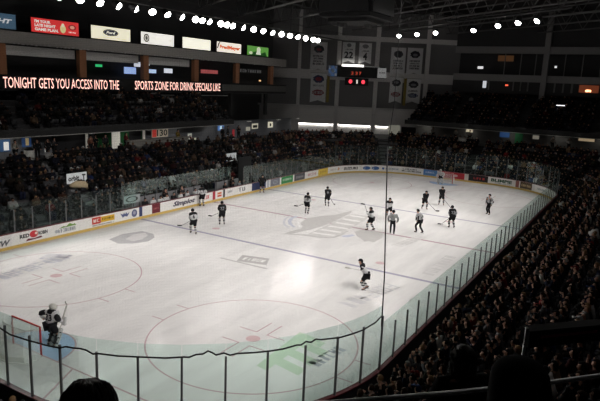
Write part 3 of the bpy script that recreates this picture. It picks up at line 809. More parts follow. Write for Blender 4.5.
# concourse back wall, left
CY = 25.6
M_CW = mat('concourse_wall', (.17, .18, .20), .9, .1)
struct_box('wall_concourse_left', (2, CY + .1, (ZC + UZ - .35) / 2), (62, .2, UZ - .35 - ZC), M_CW)
struct_box('wall_concourse_far', (44.2, -10.4, (ZC + UZ - .35) / 2), (.2, 41.2, UZ - .35 - ZC), mat('concourse_wall_far', (.10, .10, .10), .9, .1))
struct_box('floor_concourse_left', (0, 28.8, ZC - .12), (74, 7.4, .2), M_CONC)
struct_box('floor_concourse_far', (47.2, 0, ZC - .12), (15.4, 64, .2), M_CONC)
struct_box('floor_concourse_corner', (36, 24, ZC - .14), (16, 16, .2), M_CONC)
# doors and posters on the concourse wall, printed sheets glowing in place of lamplight
def wall_item(name, x0, x1, z0, z1, m, label, cat, group=None, depth=.05, items=()):
    o = obj(name, box_bm(((x0 + x1) / 2, CY - depth / 2 - .001, (z0 + z1) / 2), (x1 - x0, depth, z1 - z0)), m)
    if label: tag(o, label, cat, group)
    for it in items:
        kind, u, v, iw, ih, c = it[:6]
        cx, cz = x0 + u * (x1 - x0), z0 + v * (z1 - z0); w, h = iw * (x1 - x0), ih * (z1 - z0)
        if kind == 'r': obj('printed_block', box_bm((cx, CY - depth - .006, cz), (w, .008, h)), c, o)
        if kind == 't':
            me = text_fit(it[6], w, h, .02)
            t = link('lettering', me, o, c); t.rotation_euler = (PI / 2, 0, 0); t.location = (cx, CY - depth - .012, cz)
    return o
def glow(name, c, s): return mat(name, c, .5, .3, emit=c, estr=s)
ink_k = mat('ink_black', (.02, .02, .02)); ink_w = mat('ink_white', (.75, .75, .73))
wall_item('poster', -12.4, -11.5, 4.35, 5.35, glow('poster_blue', (.05, .12, .26), .25), 'lit blue and white poster at the photo edge of the concourse wall', 'poster', items=[('r', .6, .45, .5, .7, glow('poster_pale', (.8, .8, .78), .5))])
wall_item('poster', -10.42, -9.55, 4.6, 5.5, glow('poster_blue2', (.06, .13, .32), .18), 'blue poster with a golden figure on the concourse wall', 'poster', items=[('r', .55, .5, .35, .7, glow('poster_gold', (.65, .50, .25), .3))])
wall_item('poster', -8.25, -7.85, 3.95, 4.75, glow('poster_white', (.72, .72, .70), .45), 'small upright white poster beside the dark doorway', 'poster', items=[('r', .5, .5, .4, .5, ink_k)])
struct(wall_item('door_1', -7.5, -3.95, ZC + .01, UZ - .45, mat('door_dark', (.022, .022, .025), .7, .2), None, None))
struct(wall_item('wall_green_stretch', -2.7, 3.3, ZC + .01, UZ - .36, mat('green_wall', (.02, .10, .035), .85, .15), None, None, depth=.02))
struct(wall_item('door_2', -.73, .29, ZC + .02, UZ - .42, glow('door_lit', (.75, .73, .65), .35), None, None, depth=.08))
struct(wall_item('trim_3', -3.85, -3.65, ZC + .01, UZ - .36, glow('trim_glow', (.7, .66, .58), .2), None, None, depth=.1))  # glow put into the trim in place of light falling on it
struct(wall_item('trim_13', 3.42, 3.68, ZC + .01, UZ - .36, glow('trim_glow', (.7, .66, .58), .2), None, None, depth=.1))
struct(wall_item('door_3', 1.5, 3.1, ZC + .02, UZ - .5, mat('door_dark', (.02, .02, .02)), None, None, depth=.06))
wall_item('wall_sign', 4.72, 7.14, 4.55, 5.5, glow('sign_tan', (.52, .46, .36), .30), 'tan and red sign with bold black figures above the counter', 'sign', items=[('r', .14, .5, .26, .9, glow('sign_red', (.5, .05, .04), .5)), ('t', .62, .5, .66, .75, ink_k, '130')])
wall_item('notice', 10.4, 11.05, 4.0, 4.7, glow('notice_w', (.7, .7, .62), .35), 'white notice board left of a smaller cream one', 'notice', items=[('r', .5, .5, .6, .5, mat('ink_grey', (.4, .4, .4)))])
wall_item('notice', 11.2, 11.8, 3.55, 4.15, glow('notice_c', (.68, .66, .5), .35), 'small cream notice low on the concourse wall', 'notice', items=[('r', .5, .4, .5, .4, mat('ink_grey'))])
wall_item('screen', 15.84, 17.0, 4.8, 5.5, glow('screen_blue', (.10, .22, .5), .6), 'blue lit screen on the concourse wall under the upper stand', 'screen', items=[('r', .5, .5, .4, .6, glow('screen_pale', (.5, .65, .8), .7))])
wall_item('banner_strip', 18.75, 19.2, 3.7, 4.8, glow('strip_red_glow', (.45, .04, .05), .35), 'narrow upright red banner on the concourse wall', 'banner')  # cloth glows a little, its lighting put into the material
wall_item('menu_board', 21.7, 22.6, 4.5, 5.0, glow('menu_w', (.5, .48, .4), .4), 'small pale menu board left of the larger cream one', 'menu board')
wall_item('menu_board', 23.0, 24.4, 4.7, 5.4, glow('menu_c', (.7, .66, .52), .5), 'larger cream menu board on the concourse wall by a bright screen', 'menu board', items=[('r', .5, .45, .7, .5, ink_k)])
wall_item('menu_board', 26.8, 28.0, 4.7, 5.5, glow('menu_d', (.7, .66, .52), .6), 'cream menu board at the far end of the concourse wall', 'menu board', items=[('r', .5, .5, .3, .5, ink_k)])
# counter in front of the green stretch
o = obj('concession_counter', box_bm((3.1, 22.9, ZC + .5), (8.4, .5, 1.0)), mat('counter_grey', (.26, .25, .23), .7, .2))
tag(o, 'long grey counter in front of the concourse doors', 'counter'); obj('counter_top', box_bm((3.1, 22.85, ZC + 1.02), (8.6, .7, .05)), mat('counter_light', (.36, .35, .32), .6, .2), o)
o = empty('waste_bin', (-11.1, 23.6, ZC), 0, 'white round bin standing on the concourse', 'bin')
obj('drum', tube_bm([(0, 0, 0), (0, 0, .05), (0, 0, .8), (0, 0, .85)], [.36, .40, .40, .37], 20), mat('bin_white', (.6, .6, .56), .5, .3), o, True)
obj('lid', tube_bm([(0, 0, .85), (0, 0, .95), (0, 0, 1.08)], [.38, .36, .2], 20), M_BLACK, o, True)
# dim lamps under the deck
lampM = glow('lamp_glow', (.9, .85, .75), 2.0)
def soffit_lamp(x, y, lab, w, rot=0):
    o = empty('soffit_light', (x, y, UZ - .36), rot, lab, 'lamp', 'soffit lamps')
    obj('housing', box_bm((0, 0, -.03), (.9, .16, .06)), M_WHITE, o); obj('diffuser', box_bm((0, 0, -.065), (.84, .12, .01)), lampM, o)
    l = bpy.data.lights.new('soffit_lamp', 'AREA'); l.energy = w * .7; l.shape = 'RECTANGLE'; l.size = .84; l.size_y = .12; l.color = (1, .93, .82)
    lo = bpy.data.objects.new('soffit_lamp', l); COL.objects.link(lo); lo.location = (x, y, UZ - .45); lo.rotation_euler = (0, 0, rot)
for x, w in ((-12, 14), (-5, 5), (1, 14), (8, 8), (14, 10), (21, 9), (28, 12), (33, 8)):
    soffit_lamp(x, 24.6, 'slim white lamp under the upper stand over the opposite concourse', w)
for y, w in ((8.5, 14), (2, 12), (-4, 10), (-10, 10), (-15, 8)):
    soffit_lamp(43.3, y, 'slim white lamp under the upper stand over the far concourse', w, PI / 2)
# lit things at the far concourse
def far_item(name, y0, y1, z0, z1, m, label, cat):
    tag(obj(name, box_bm((44.06, (y0 + y1) / 2, (z0 + z1) / 2), (.07, abs(y1 - y0), z1 - z0)), m), label, cat)
far_item('serving_hatch', 2.6, 1.6, 5.1, 5.55, glow('hatch_warm', (.62, .55, .42), .3), 'bright serving hatch at the far concourse left of the blue banner', 'hatch')
far_item('banner_cloth', -2.2, -3.5, 4.8, 5.5, glow('cloth_blue_glow', (.05, .13, .34), .2), 'blue banner hanging at the far concourse', 'banner')  # faint glow in the cloth stands in for concourse light
far_item('exit_curtain', -4.3, -5.3, 4.0, 5.6, mat('curtain_green', (.02, .16, .06)), 'green hanging cloth on the far concourse wall', 'cloth')
far_item('lit_menu', -6.6, -7.4, 4.9, 5.4, glow('menu_far', (.5, .46, .38), .25), 'pale menu panel right of the green cloth at the far concourse', 'menu board')
far_item('lit_menu', -12.3, -14.2, 5.15, 5.5, glow('menu_far2', (.62, .48, .30), .35), 'warm lit menu panel at the photo edge of the far concourse', 'menu board')
for k, y in enumerate((12.0, 10.9)): pass

# ------------------------------------------------------------------ chamfered grey wall with the banners
WO = Vector((38, 26.5, 0)); WD = Vector((.512, -.859, 0)); WN = Vector((-.859, -.512, 0))
W_ROT = Matrix((( WD.x, 0, WN.x), (WD.y, 0, WN.y), (0, 1, 0)))     # local x along the wall, y up, z out of it
W_ANG = W_ROT.to_euler()
def wall_pt(u, z, off=0.0): return WO + WD * u + WN * off + Vector((0, 0, z))
def wbox(u0, u1, z0, z1, o0, o1):
    bm = bmesh.new(); P = [wall_pt(u, z, o) for u in (u0, u1) for z in (z0, z1) for o in (o0, o1)]
    v = [bm.verts.new(p) for p in P]
    for f in ((0, 1, 3, 2), (4, 6, 7, 5), (0, 4, 5, 1), (2, 3, 7, 6), (0, 2, 6, 4), (1, 5, 7, 3)): bm.faces.new([v[i] for i in f])
    return bm
def wstruct(name, *a, m): return struct(obj(name, wbox(*a), m))
wstruct('wall_corner', -12, 31, ZC - .1, 22, -.3, 0, m=M_PANEL)
wstruct('wall_corner_lower', -12, 22, ZC - .1, 7.6, .0, .25, m=M_WALLG)
wstruct('trim_4', -12, 22.4, 7.5, 7.75, .0, .6, m=M_BEAM)
wstruct('trim_5', -12, 26, 11.75, 13.2, .0, .3, m=M_BEAM)
wstruct('trim_6', -12, 26, 17.7, 18.4, .0, .4, m=M_BEAM)
for k, (u, w) in enumerate(((-6.3, .7), (-1.0, .5), (5.0, .6), (10.9, .6), (18.6, .6), (25.3, 1.2))):
    wstruct('trim_%d' % (7 + k), u - w / 2, u + w / 2, ZC - .1 if u < 20 else 10.9, 21.9, .0, .5, m=M_BEAM)
# light strips above the lower wall
lampW = glow('tube_white', (1, .97, .9), 9.0)
for k, (u0, u1) in enumerate(((-.7, 4.55), (5.5, 10.4), (11.4, 13.2))):
    o = obj('tube_light', wbox(u0, u1, 4.80, 4.94, .27, .40), lampW)
    tag(o, ('long white tube light on the grey wall left of the first column', 'long white tube light on the grey wall between the columns', 'short white tube light on the grey wall beside the lit doorway')[k], 'tube light', 'tube lights on the grey wall')
    obj('bracket', wbox(u0, u1, 4.93, 5.05, .25, .5), M_WALLG, o)
struct(obj('door_4', wbox(13.4, 15.2, ZC, 5.2, .26, .3), glow('door_cream', (.62, .60, .50), .18)))
struct(obj('door_5', wbox(15.4, 18.2, ZC, 5.0, .26, .3), mat('door_dark')))
struct(obj('door_6', wbox(18.5, 19.2, ZC, 5.0, .26, .3), glow('door_cream2', (.62, .60, .50), .25)))
# yellow ladders beside two banners
for u, lab in ((3.55, 'yellow upright padded pole beside the lower left banner'), (15.4, 'yellow upright padded pole between the two lower right banners')):
    o = obj('padded_pole', wbox(u - .2, u + .2, 8.3, 12.4, .55, .8), mat('pole_yellow', (.30, .22, .05))); tag(o, lab, 'pole')
# banners
M_CLW = mat('banner_cloth_white', (.80, .80, .82), .9, .05)
M_CLR = mat('rod_grey', (.3, .3, .3), .5, .4)
def banner(u0, u1, z1, z0, label, items, notch=True):
    o = empty('hanging_banner', wall_pt((u0 + u1) / 2, z1, .6), 0, label, 'banner', 'banners on the grey wall')
    o.rotation_euler = W_ANG
    w, h = u1 - u0, z1 - z0; t = .35
    bm = bmesh.new()
    P = [(-w / 2, 0), (w / 2, 0), (w / 2, -h + (0 if notch else 0)), (0, -h + (t if notch else 0)), (-w / 2, -h)]
    A = [bm.verts.new((x, y, .02 + .03 * math.sin(x * 5))) for x, y in P]; B = [bm.verts.new((x, y, -.0 + .03 * math.sin(x * 5))) for x, y in P]
    bm.faces.new(A); bm.faces.new(B[::-1])
    for k in range(5): bm.faces.new((A[k], A[(k + 1) % 5], B[(k + 1) % 5], B[k]))
    obj('cloth', bm, M_CLW, o)
    obj('rod', tube_bm([(-w / 2 - .06, .02, .01), (w / 2 + .06, .02, .01)], .04, 8), M_CLR, o)
    for it in items:
        kind, v, iw, ih, c = it[:5]
        m = mat('banner_ink_%02x%02x%02x' % tuple(int(255 * k) for k in c), c, .9, .05)
        if kind == 't':
            e = link('lettering', text_fit(it[5], iw * w, ih * h, .03), o, m)
        elif kind == 'e':
            me = bpy.data.meshes.new('emblem'); n = 20
            me.from_pydata([(iw * w / 2 * math.cos(2 * PI * k / n) * (1 + .12 * math.sin(3 * k)), ih * h / 2 * math.sin(2 * PI * k / n) * (1 + .10 * math.cos(4 * k)), 0) for k in range(n)], [], [list(range(n))])
            e = link('emblem', me, o, m)
        else:
            me = bpy.data.meshes.new('stripe'); a, b = iw * w / 2, ih * h / 2
            me.from_pydata([(-a, -b, 0), (a, -b, 0), (a, b, 0), (-a, b, 0)], [], [(0, 1, 2, 3)]); e = link('stripe', me, o, m)
        e.location = (0, -h * (1 - v), .075 + .004 * (it[6] if len(it) > 6 else 0))
K2, NV, RD2, GR2 = (.05, .05, .06), (.06, .07, .14), (.30, .05, .07), (.25, .25, .27)
def champ(c1, c2): return [('e', .76, .62, .26, c1), ('e', .74, .3, .1, c2, '', 1), ('t', .52, .7, .06, K2, '~9'), ('t', .43, .6, .06, K2, '~8'), ('t', .34, .66, .06, K2, '~8'), ('t', .25, .7, .07, K2, '~7')]
banner(.63, 3.15, 17.25, 12.95, 'white banner with a red and black crest, topmost at the left', champ(K2, RD2))
banner(.85, 3.25, 12.65, 8.2, 'white banner with a blue and red crest, below another left one', [('e', .8, .7, .26, NV), ('e', .8, .4, .14, RD2, '', 1), ('t', .58, .7, .06, GR2, '~9'), ('e', .34, .75, .2, RD2), ('t', .34, .6, .1, (.5, .5, .52), '~6', 1)])
banner(5.5, 7.4, 17.4, 14.3, 'white pennant bearing the number 22', [('e', .86, .36, .18, GR2), ('t', .66, .6, .06, K2, '~7'), ('t', .4, .72, .32, K2, '22')])
banner(8.0, 9.9, 17.4, 14.3, 'white pennant bearing the number 4', [('e', .84, .5, .2, GR2), ('t', .62, .6, .06, K2, '~6'), ('t', .36, .34, .36, K2, '4')])
banner(12.9, 15.15, 16.95, 12.85, 'white banner with a black crest, upper left of the right four', champ(K2, K2))
banner(15.4, 17.75, 17.0, 12.95, 'white banner with a black crest, upper right of the right four', champ(K2, GR2))
banner(13.05, 15.0, 12.55, 8.6, 'white banner with a round dark crest above a red patch', [('e', .78, .7, .26, K2), ('e', .8, .4, .1, GR2, '', 1), ('e', .34, .75, .18, RD2), ('t', .34, .6, .1, (.5, .5, .52), '~6', 1)])
banner(15.55, 17.8, 12.4, 8.6, 'white banner with a round dark crest above a blue patch', [('e', .78, .66, .28, K2), ('e', .76, .4, .1, GR2, '', 1), ('t', .52, .7, .06, K2, '~8'), ('e', .34, .7, .18, NV), ('t', .34, .6, .1, (.4, .42, .5), '~6', 1)])
# scoreboard on the wall
sb = empty('wall_scoreboard', wall_pt(7.9, 13.1, .7), 0, 'black scoreboard on the grey wall with red digits', 'scoreboard'); sb.rotation_euler = W_ANG
obj('cabinet', box_bm((0, 0, 0), (8.4, 1.75, .5)), M_BLACK, sb)
obj('light_bar', box_bm((-.75, .88, .2), (3.3, .3, .3)), glow('bar_glow', (1, .97, .88), 3.0), sb)
obj('light_bar', box_bm((2.2, .82, .2), (2.3, .08, .2)), glow('bar_dim', (.4, .4, .38), .25), sb)
p = obj('sponsor_panel', box_bm((-3.75, -.05, .27), (1.3, 1.6, .05)), glow('panel_blue', (.10, .18, .36), .25), sb)
for dx, dy in ((-.45, .55), (.45, .55), (-.45, -.55), (.45, -.55)): obj('corner_square', box_bm((-3.75 + dx, -.05 + dy, .30), (.32, .4, .02)), mat('ink_pale', (.6, .62, .66)), p)
obj('crest', box_bm((-3.75, -.05, .30), (.45, .55, .02), Matrix.Rotation(.785, 3, 'Z')), mat('ink_pale'), p)
p = obj('sponsor_panel', box_bm((3.75, -.05, .27), (1.3, 1.5, .05)), glow('panel_white', (.5, .5, .5), .25), sb)
t = link('lettering', text_fit('~7', .9, .22), p, mat('ink_black')); t.location = (3.75, 0, .31)
RDIG = glow('digit_red', (.8, .10, .05), .35); RLAMP = glow('lamp_red', (1, .05, .08), 1.6)
for dx, tx in ((-.75, '3'), (-.1, '3'), (.45, '7')):
    t = link('digit', text_fit(tx, .34, .5, .03), sb, RDIG); t.location = (dx, -.25, .27)
for dx in (-.95, 1.0):
    t = link('goal_lamp', text_fit('0', .55, .62, .1), sb, RLAMP); t.location = (dx, -1.5, .15)
t = link('digit', text_fit('1', .22, .6, .06), sb, glow('digit_white', (1, .9, .8), .7)); t.location = (.05, -1.5, .15)
obj('lower_cabinet', box_bm((0, -1.5, -.05), (3.6, 1.1, .3)), M_BLACK, sb)

# ------------------------------------------------------------------ suites above the opposite stand
SY = 27.0
struct_box('wall_suites', (2, 29.3, 11.6), (62, .2, 3.6), M_SHELL)
struct_box('floor_suites', (5, 28.9, 9.4), (56.4, 3.9, .2), M_CONC)
struct_box('trim_20', (5, SY + .25, 13.75), (56.4, .5, 1.1), mat('suite_beam', (.34, .325, .31), .85, .1))
struct_box('trim_21', (5, SY - .02, 13.18), (56.4, .12, .12), M_BLACK)
struct_box('wall_upper_left', (5, SY + 2.6, 17.8), (56.4, .2, 8.2), M_SHELL)
o = obj('led_ribbon', box_bm((5.0, SY - .05, 10.05), (56.2, .2, 1.25)), M_BLACK); tag(o, 'long black message ribbon with glowing pink capital letters below the suites', 'message display')
LEDM = glow('led_pink', (1.0, .56, .48), 1.5)
def led(s, x0, x1, zc, h):
    me = text_fit(s, x1 - x0, h, .004)
    t = link('message_text', me, o, LEDM); t.rotation_euler = (PI / 2, 0, 0); t.location = ((x0 + x1) / 2, SY - .165, zc)
led('TONIGHT GETS YOU ACCESS INTO THE', -11.0, 1.45, 10.02, .92)
led('SPORTS ZONE FOR DRINK SPECIALS LIKE', 3.6, 17.75, 10.06, .92)
obj('dark_section', box_bm((25.6, SY - .165, 10.05), (15.0, .02, .8)), mat('ribbon_off', (.10, .10, .095), .6, .3), o)
for k, x in enumerate((-19, -10.95, -2.85, 5.25, 13.3, 21.3, 29.3)):
    struct_box('trim_%d' % (30 + k), (x, SY + .1, 11.9), (.75, .5, 2.6), M_WOOD)
    struct_box('pillar_%d' % (k + 1), (x, SY + .85, 7.9), (.5, .4, 3.2), M_SHELL)
M_VAL = mat('valance_grey', (.62, .61, .60), .85, .1)
for k, (x0, x1) in enumerate(((-10.3, -3.3), (-2.3, 4.7), (5.9, 12.7))):
    o2 = obj('window_valance', box_bm(((x0 + x1) / 2, SY + .5, 12.72), (x1 - x0, .06, .8)), M_VAL)
    tag(o2, ('grey roller valance over the first suite bay beside the brown column', 'grey roller valance over the second suite bay with the green exit light', 'grey roller valance over the suite bay with the lit screens')[k], 'valance', 'valances over the suites')
def suite_item(name, x0, x1, z0, z1, m, label, cat, y=28.6, group=None):
    o = tag(obj(name, box_bm(((x0 + x1) / 2, y, (z0 + z1) / 2), (x1 - x0, .08, z1 - z0)), m), label, cat, group)
    obj('mount', box_bm(((x0 + x1) / 2, y + .07, (z0 + 13.19) / 2), (.05, .05, 13.19 - z0)), M_DARK, o)
    return o
suite_item('exit_sign', -.3, .5, 11.75, 12.0, glow('exit_green', (.04, .6, .2), .7), 'small green lit exit light in a suite bay', 'exit light', 28.2)
for k, (x0, x1, z0, z1, lab) in enumerate(((4.4, 5.4, 12.0, 12.5, 'small white screen beside the brown suite column'), (3.0, 4.6, 11.2, 11.9, 'pale blue screen low in the suite bay left of the column'), (5.6, 6.6, 12.2, 12.6, 'white screen at the left of the third suite bay'),
      (6.0, 7.6, 11.4, 11.8, 'wide blue white screen under another screen in the third bay'), (8.9, 10.2, 11.5, 12.0, 'white screen right of the twin screens in the third bay'))):
    suite_item('suite_screen', x0 + .4, x1 + .4, z0, z1, glow('suite_screen_%d' % k, ((.75, .8, .9), (.35, .5, .9), (.85, .88, .95), (.5, .65, .95), (.8, .85, .95))[k], .7), lab, 'screen', 28.2, 'screens in the suites')
suite_item('suite_sign', 15.4, 18.6, 11.7, 12.15, glow('suite_red', (.45, .10, .10), .5), 'dim red and white sign in the fourth suite bay', 'sign', 28.0)
q = suite_item('suite_sign', 22.8, 28.6, 12.0, 12.7, mat('suite_black', (.02, .02, .02)), 'dark sign with grey capital letters in the last suite bay', 'sign', 28.0)
t = link('lettering', text_fit('~9', 5.0, .4), q, glow('ink_dim', (.3, .3, .3), .12)); t.rotation_euler = (PI / 2, 0, 0); t.location = (25.7, 27.94, 12.35)
suite_item('warm_lamp', 27.8, 28.2, 11.0, 11.2, glow('warm_spot', (.8, .45, .2), 1.2), 'tiny orange lamp in the last suite bay', 'lamp', 28.0)
bm = bmesh.new()
x = -22
while x < 32:
    if R.random() < .75: add_box(bm, (x, SY - .12, 13.30 + R.uniform(-.05, .04)), (R.uniform(.10, .34), .08, R.uniform(.06, .12)))
    x += .42
tag(obj('cable_clips', bm, mat('clip_grey', (.42, .40, .40))), 'row of small pale clips along the beam under the advertising signs', 'clips', kind='stuff')
# the seven lit advertising signs
def sign(x0, bg, strength, label, items, bgname):
    o = empty('lit_sign', (x0 + 2.44, SY, 15.03), 0, label, 'sign', 'lit signs over the suites')
    obj('housing', box_bm((0, .18, 0), (5.0, .3, 1.34)), M_BLACK, o)
    obj('face', box_bm((0, 0, 0), (4.86, .06, 1.2)), glow(bgname, bg, strength), o)
    for sx in (-1.8, 1.8): obj('bracket', box_bm((sx, .2, -.72), (.12, .2, .2)), M_DARK, o)
    for it in items:
        kind, u, v, w, h, c = it[:6]
        m = mat('sign_ink_%02x%02x%02x' % tuple(int(255 * k) for k in c), c, .6, .2, emit=c, estr=strength * (.8 if max(c) > .3 else .3))
        lay = it[7] if len(it) > 7 else 0
        if kind == 't':
            e = link('lettering', text_fit(it[6], w, h, .05, it[8] if len(it) > 8 else 0), o, m)
        elif kind == 'e':
            me = bpy.data.meshes.new('oval'); n = 32
            me.from_pydata([(w / 2 * math.cos(2 * PI * k / n), h / 2 * math.sin(2 * PI * k / n), 0) for k in range(n)], [], [list(range(n))]); e = link('oval', me, o, m)
        elif kind == 'p':
            me = bpy.data.meshes.new('shape'); me.from_pydata([(a * w, b * h, 0) for a, b in it[6]], [], [list(range(len(it[6])))]); e = link('shape', me, o, m)
        else:
            me = bpy.data.meshes.new('block'); me.from_pydata([(-w / 2, -h / 2, 0), (w / 2, -h / 2, 0), (w / 2, h / 2, 0), (-w / 2, h / 2, 0)], [], [(0, 1, 2, 3)]); e = link('block', me, o, m)
        e.rotation_euler = (PI / 2, 0, 0); e.location = (u, -.034 - .004 * lay, v)
sign(-14.35, (.055, .11, .17), .55, 'dark blue lit sign with slanted white letters at the photo edge', [('t', .7, .0, 2.8, .38, (.7, .72, .74), 'NIGHT', 1, .25)], 'sign_navy')
WHT = (.85, .8, .74)
sign(-8.02, (.62, .035, .035), .75, 'red lit sign with three lines of white words', [('t', -1.35, .33, 1.6, .26, WHT, "I'M YOUR", 1), ('t', -1.1, .0, 2.1, .26, WHT, 'LATE NIGHT', 1), ('t', -.95, -.34, 2.4, .26, WHT, 'GAME PLAN.', 1),
    ('e', 1.72, .12, .85, .5, (.35, .03, .03), '', 1), ('e', 1.72, .12, .5, .3, (.75, .35, .25), '', 2), ('t', 1.72, -.33, .8, .1, WHT, '~6', 1), ('e', .72, -.1, .62, .75, (.72, .62, .30), '', 1), ('e', .72, .22, .3, .34, (.85, .75, .55), '', 2)], 'sign_red_face')
sign(-1.7, (.86, .82, .62), .85, 'cream lit sign with a dark oval emblem', [('e', -.1, .08, 1.95, .66, (.03, .035, .05), '', 1), ('e', -.1, .08, 1.8, .54, (.5, .5, .44), '', 2), ('e', -.1, .08, 1.72, .48, (.03, .035, .06), '', 3), ('t', -.1, .08, 1.15, .26, (.8, .78, .68), 'Ford', 4, .25), ('t', .2, -.42, 3.6, .09, (.55, .5, .35), '~26', 1)], 'sign_cream')
sign(4.7, (.86, .84, .78), .9, 'white lit sign with a grey ring emblem at its left', [('e', -1.72, .0, .85, .85, (.12, .10, .09), '', 1), ('e', -1.72, .0, .6, .62, (.6, .58, .52), '', 2), ('e', -1.72, 0, .3, .4, (.15, .13, .11), '', 3), ('t', -.2, .05, 1.7, .22, (.62, .60, .55), '~9', 1), ('t', 1.75, 0, .6, .3, (.6, .58, .54), '~2', 1)], 'sign_white')
sign(11.05, (.88, .86, .72), 1.0, 'cream white lit sign with only faint small lettering', [('t', 1.3, .22, 1.4, .18, (.62, .58, .48), '~8', 1), ('t', -.4, -.4, 3.2, .07, (.7, .66, .55), '~18', 1)], 'sign_pale')
sign(17.2, (.88, .82, .70), .95, 'white lit sign with orange red store lettering', [('t', .15, -.05, 4.2, .62, (.62, .10, .02), 'FredMeyer', 1), ('p', -2.15, .2, .7, .8, (.03, .02, .02), [(-.5, -.5), (-.1, .3), (.3, .5), (.5, .5), (.1, .1), (-.2, -.5)], 2)], 'sign_store')
sign(23.5, (.10, .30, .05), .8, 'green lit sign with a white figure at its center', [('p', 0, -.1, 4.2, 1.0, (.02, .13, .02), [(-.5, -.5), (-.3, -.1), (-.05, .1), (.2, -.15), (.4, .1), (.5, -.5)], 1), ('e', .1, .15, .9, .8, (.75, .82, .6), '', 2), ('p', .05, -.2, 1.2, .5, (.8, .85, .7), [(-.5, -.5), (.5, -.5), (.3, .4), (-.3, .4)], 3), ('e', -1.7, -.3, .8, .4, (.65, .75, .5), '', 2)], 'sign_green')

# ------------------------------------------------------------------ far right suites
SX = 47.6
M_BEAMD = mat('grey_beam_dark', (.24, .235, .24), .85, .15)
struct_box('wall_suites_far', (50.2, -12.5, 14.5), (.2, 38, 15), M_SHELL)
struct_box('trim_40', (SX, -12.8, 13.0), (.6, 38, .95), M_BEAMD)
struct_box('trim_41', (SX, -12.8, 16.9), (.6, 38, .95), M_BEAMD)
struct_box('floor_suites_far', (SX + 1.3, -12.8, 12.7), (2.4, 38, .2), M_CONC)
struct_box('pillar_10', (SX - .3, -6.6, 14.9), (.8, .7, 14), M_BEAMD)
struct_box('wall_suites_far_lower', (47.42, -12.8, 11.7), (.1, 38, 1.8), M_SHELL)
struct_box('wall_upper_far', (SX + .2, -12.8, 19.7), (.2, 38, 4.8), M_SHELL)
M_MULL = mat('mullion_grey', (.16, .16, .16), .7, .2)
for k, y in enumerate((-1.0, -3.2, -5.2, -9.0, -11.2, -13.4)): 
    struct_box('trim_%d' % (50 + k), (SX + .1, y, 14.95), (.1, .12, 3.0), M_MULL)
def far_suite(name, y0, y1, z0, z1, c, s, lab, cat):
    tag(obj(name, box_bm((SX + .9, (y0 + y1) / 2, (z0 + z1) / 2), (.06, abs(y1 - y0), z1 - z0)), glow('fs_%d_%d' % (int(y0 * 10), int(z0 * 10)), c, s)), lab, cat)
far_suite('suite_lamp', 3.0, 2.2, 14.25, 14.6, (.7, .7, .7), 1.0, 'small white lamp above the beam beside the dark wall column', 'lamp')
far_suite('suite_lamp', -6.0, -6.3, 14.35, 14.6, (.7, .68, .6), 1.2, 'tiny white lamp beside the far suite pillar', 'lamp')
far_suite('suite_lamp', -7.6, -7.9, 14.6, 14.9, (.6, .6, .6), 1.0, 'tiny lamp right of the far suite pillar', 'lamp')
far_suite('suite_display', .2, -2.0, 15.4, 16.2, (.28, .13, .05), .10, 'dim orange lit panel in the upper far suite', 'panel')
def far_low(name, y0, y1, z0, z1, c, s, lab, cat):
    tag(obj(name, box_bm((47.3, (y0 + y1) / 2, (z0 + z1) / 2), (.06, abs(y1 - y0), z1 - z0)), glow('fl_%d_%d' % (int(y0 * 10), int(z0 * 10)), c, s)), lab, cat)
far_low('lit_doorway', 1.7, 1.2, 11.5, 12.5, (.6, .62, .66), .8, 'narrow bright doorway behind the top row of the far upper stand', 'doorway')
far_low('suite_lamp', -1.5, -1.9, 11.9, 12.1, (.8, .12, .06), 1.5, 'small red lamp behind the far upper stand', 'lamp')
far_low('glowing_display', -11.2, -13.6, 11.4, 12.4, (.42, .10, .04), .2, 'orange red glowing display behind the far upper stand', 'display')
far_low('suite_lamp', -12.0, -12.7, 11.5, 11.8, (1, .75, .4), 2.5, 'bright orange lamp in front of the red glowing display', 'lamp')
for k, (y, w) in enumerate(((.8, .2), (-2.6, .15), (-3.6, .15), (-4.6, .2), (-6.9, .2), (-8.1, .2), (-9.2, .2), (-10.3, .25))):
    struct_box('trim_%d' % (60 + k), (47.25, y, 11.9), (.1, w, 1.3), M_MULL)
tag(obj('deck_lamp', box_bm((43.9, -9.6, 9.6), (.3, 1.0, .10)), glow('deck_glow', (.9, .9, .95), 1.6)), 'small white lamp among the dark rows of the far upper stand', 'lamp')

# ------------------------------------------------------------------ seats as one uncountable mass
def quad_boxes(name, recs, size_fn, m):
    vs, fs = [], []
    base = np.array([(-1, -1, -1), (1, -1, -1), (1, 1, -1), (-1, 1, -1), (-1, -1, 1), (1, -1, 1), (1, 1, 1), (-1, 1, 1)]) * .5
    faces = np.array([(0, 3, 2, 1), (4, 5, 6, 7), (0, 1, 5, 4), (1, 2, 6, 5), (2, 3, 7, 6), (3, 0, 4, 7)])
    for x, y, z, a in recs:
        c, s = math.cos(a), math.sin(a); Rm = np.array(((c, s, 0), (-s, c, 0), (0, 0, 1)))
        for (ox, oy, oz), sz in size_fn:
            P = (base * np.array(sz) + np.array((ox, oy, oz))) @ Rm + np.array((x, y, z))
            fs.append(faces + 8 * len(vs)); vs.append(P)
    V = np.concatenate(vs); F = np.concatenate(fs)
    me = bpy.data.meshes.new(name); me.vertices.add(len(V)); me.vertices.foreach_set('co', V.ravel())
    me.loops.add(F.size); me.loops.foreach_set('vertex_index', F.ravel().astype(np.int32))
    me.polygons.add(len(F)); me.polygons.foreach_set('loop_start', np.arange(0, F.size, 4, dtype=np.int32))
    me.update(calc_edges=True); me.validate()
    return link(name, me, None, m)
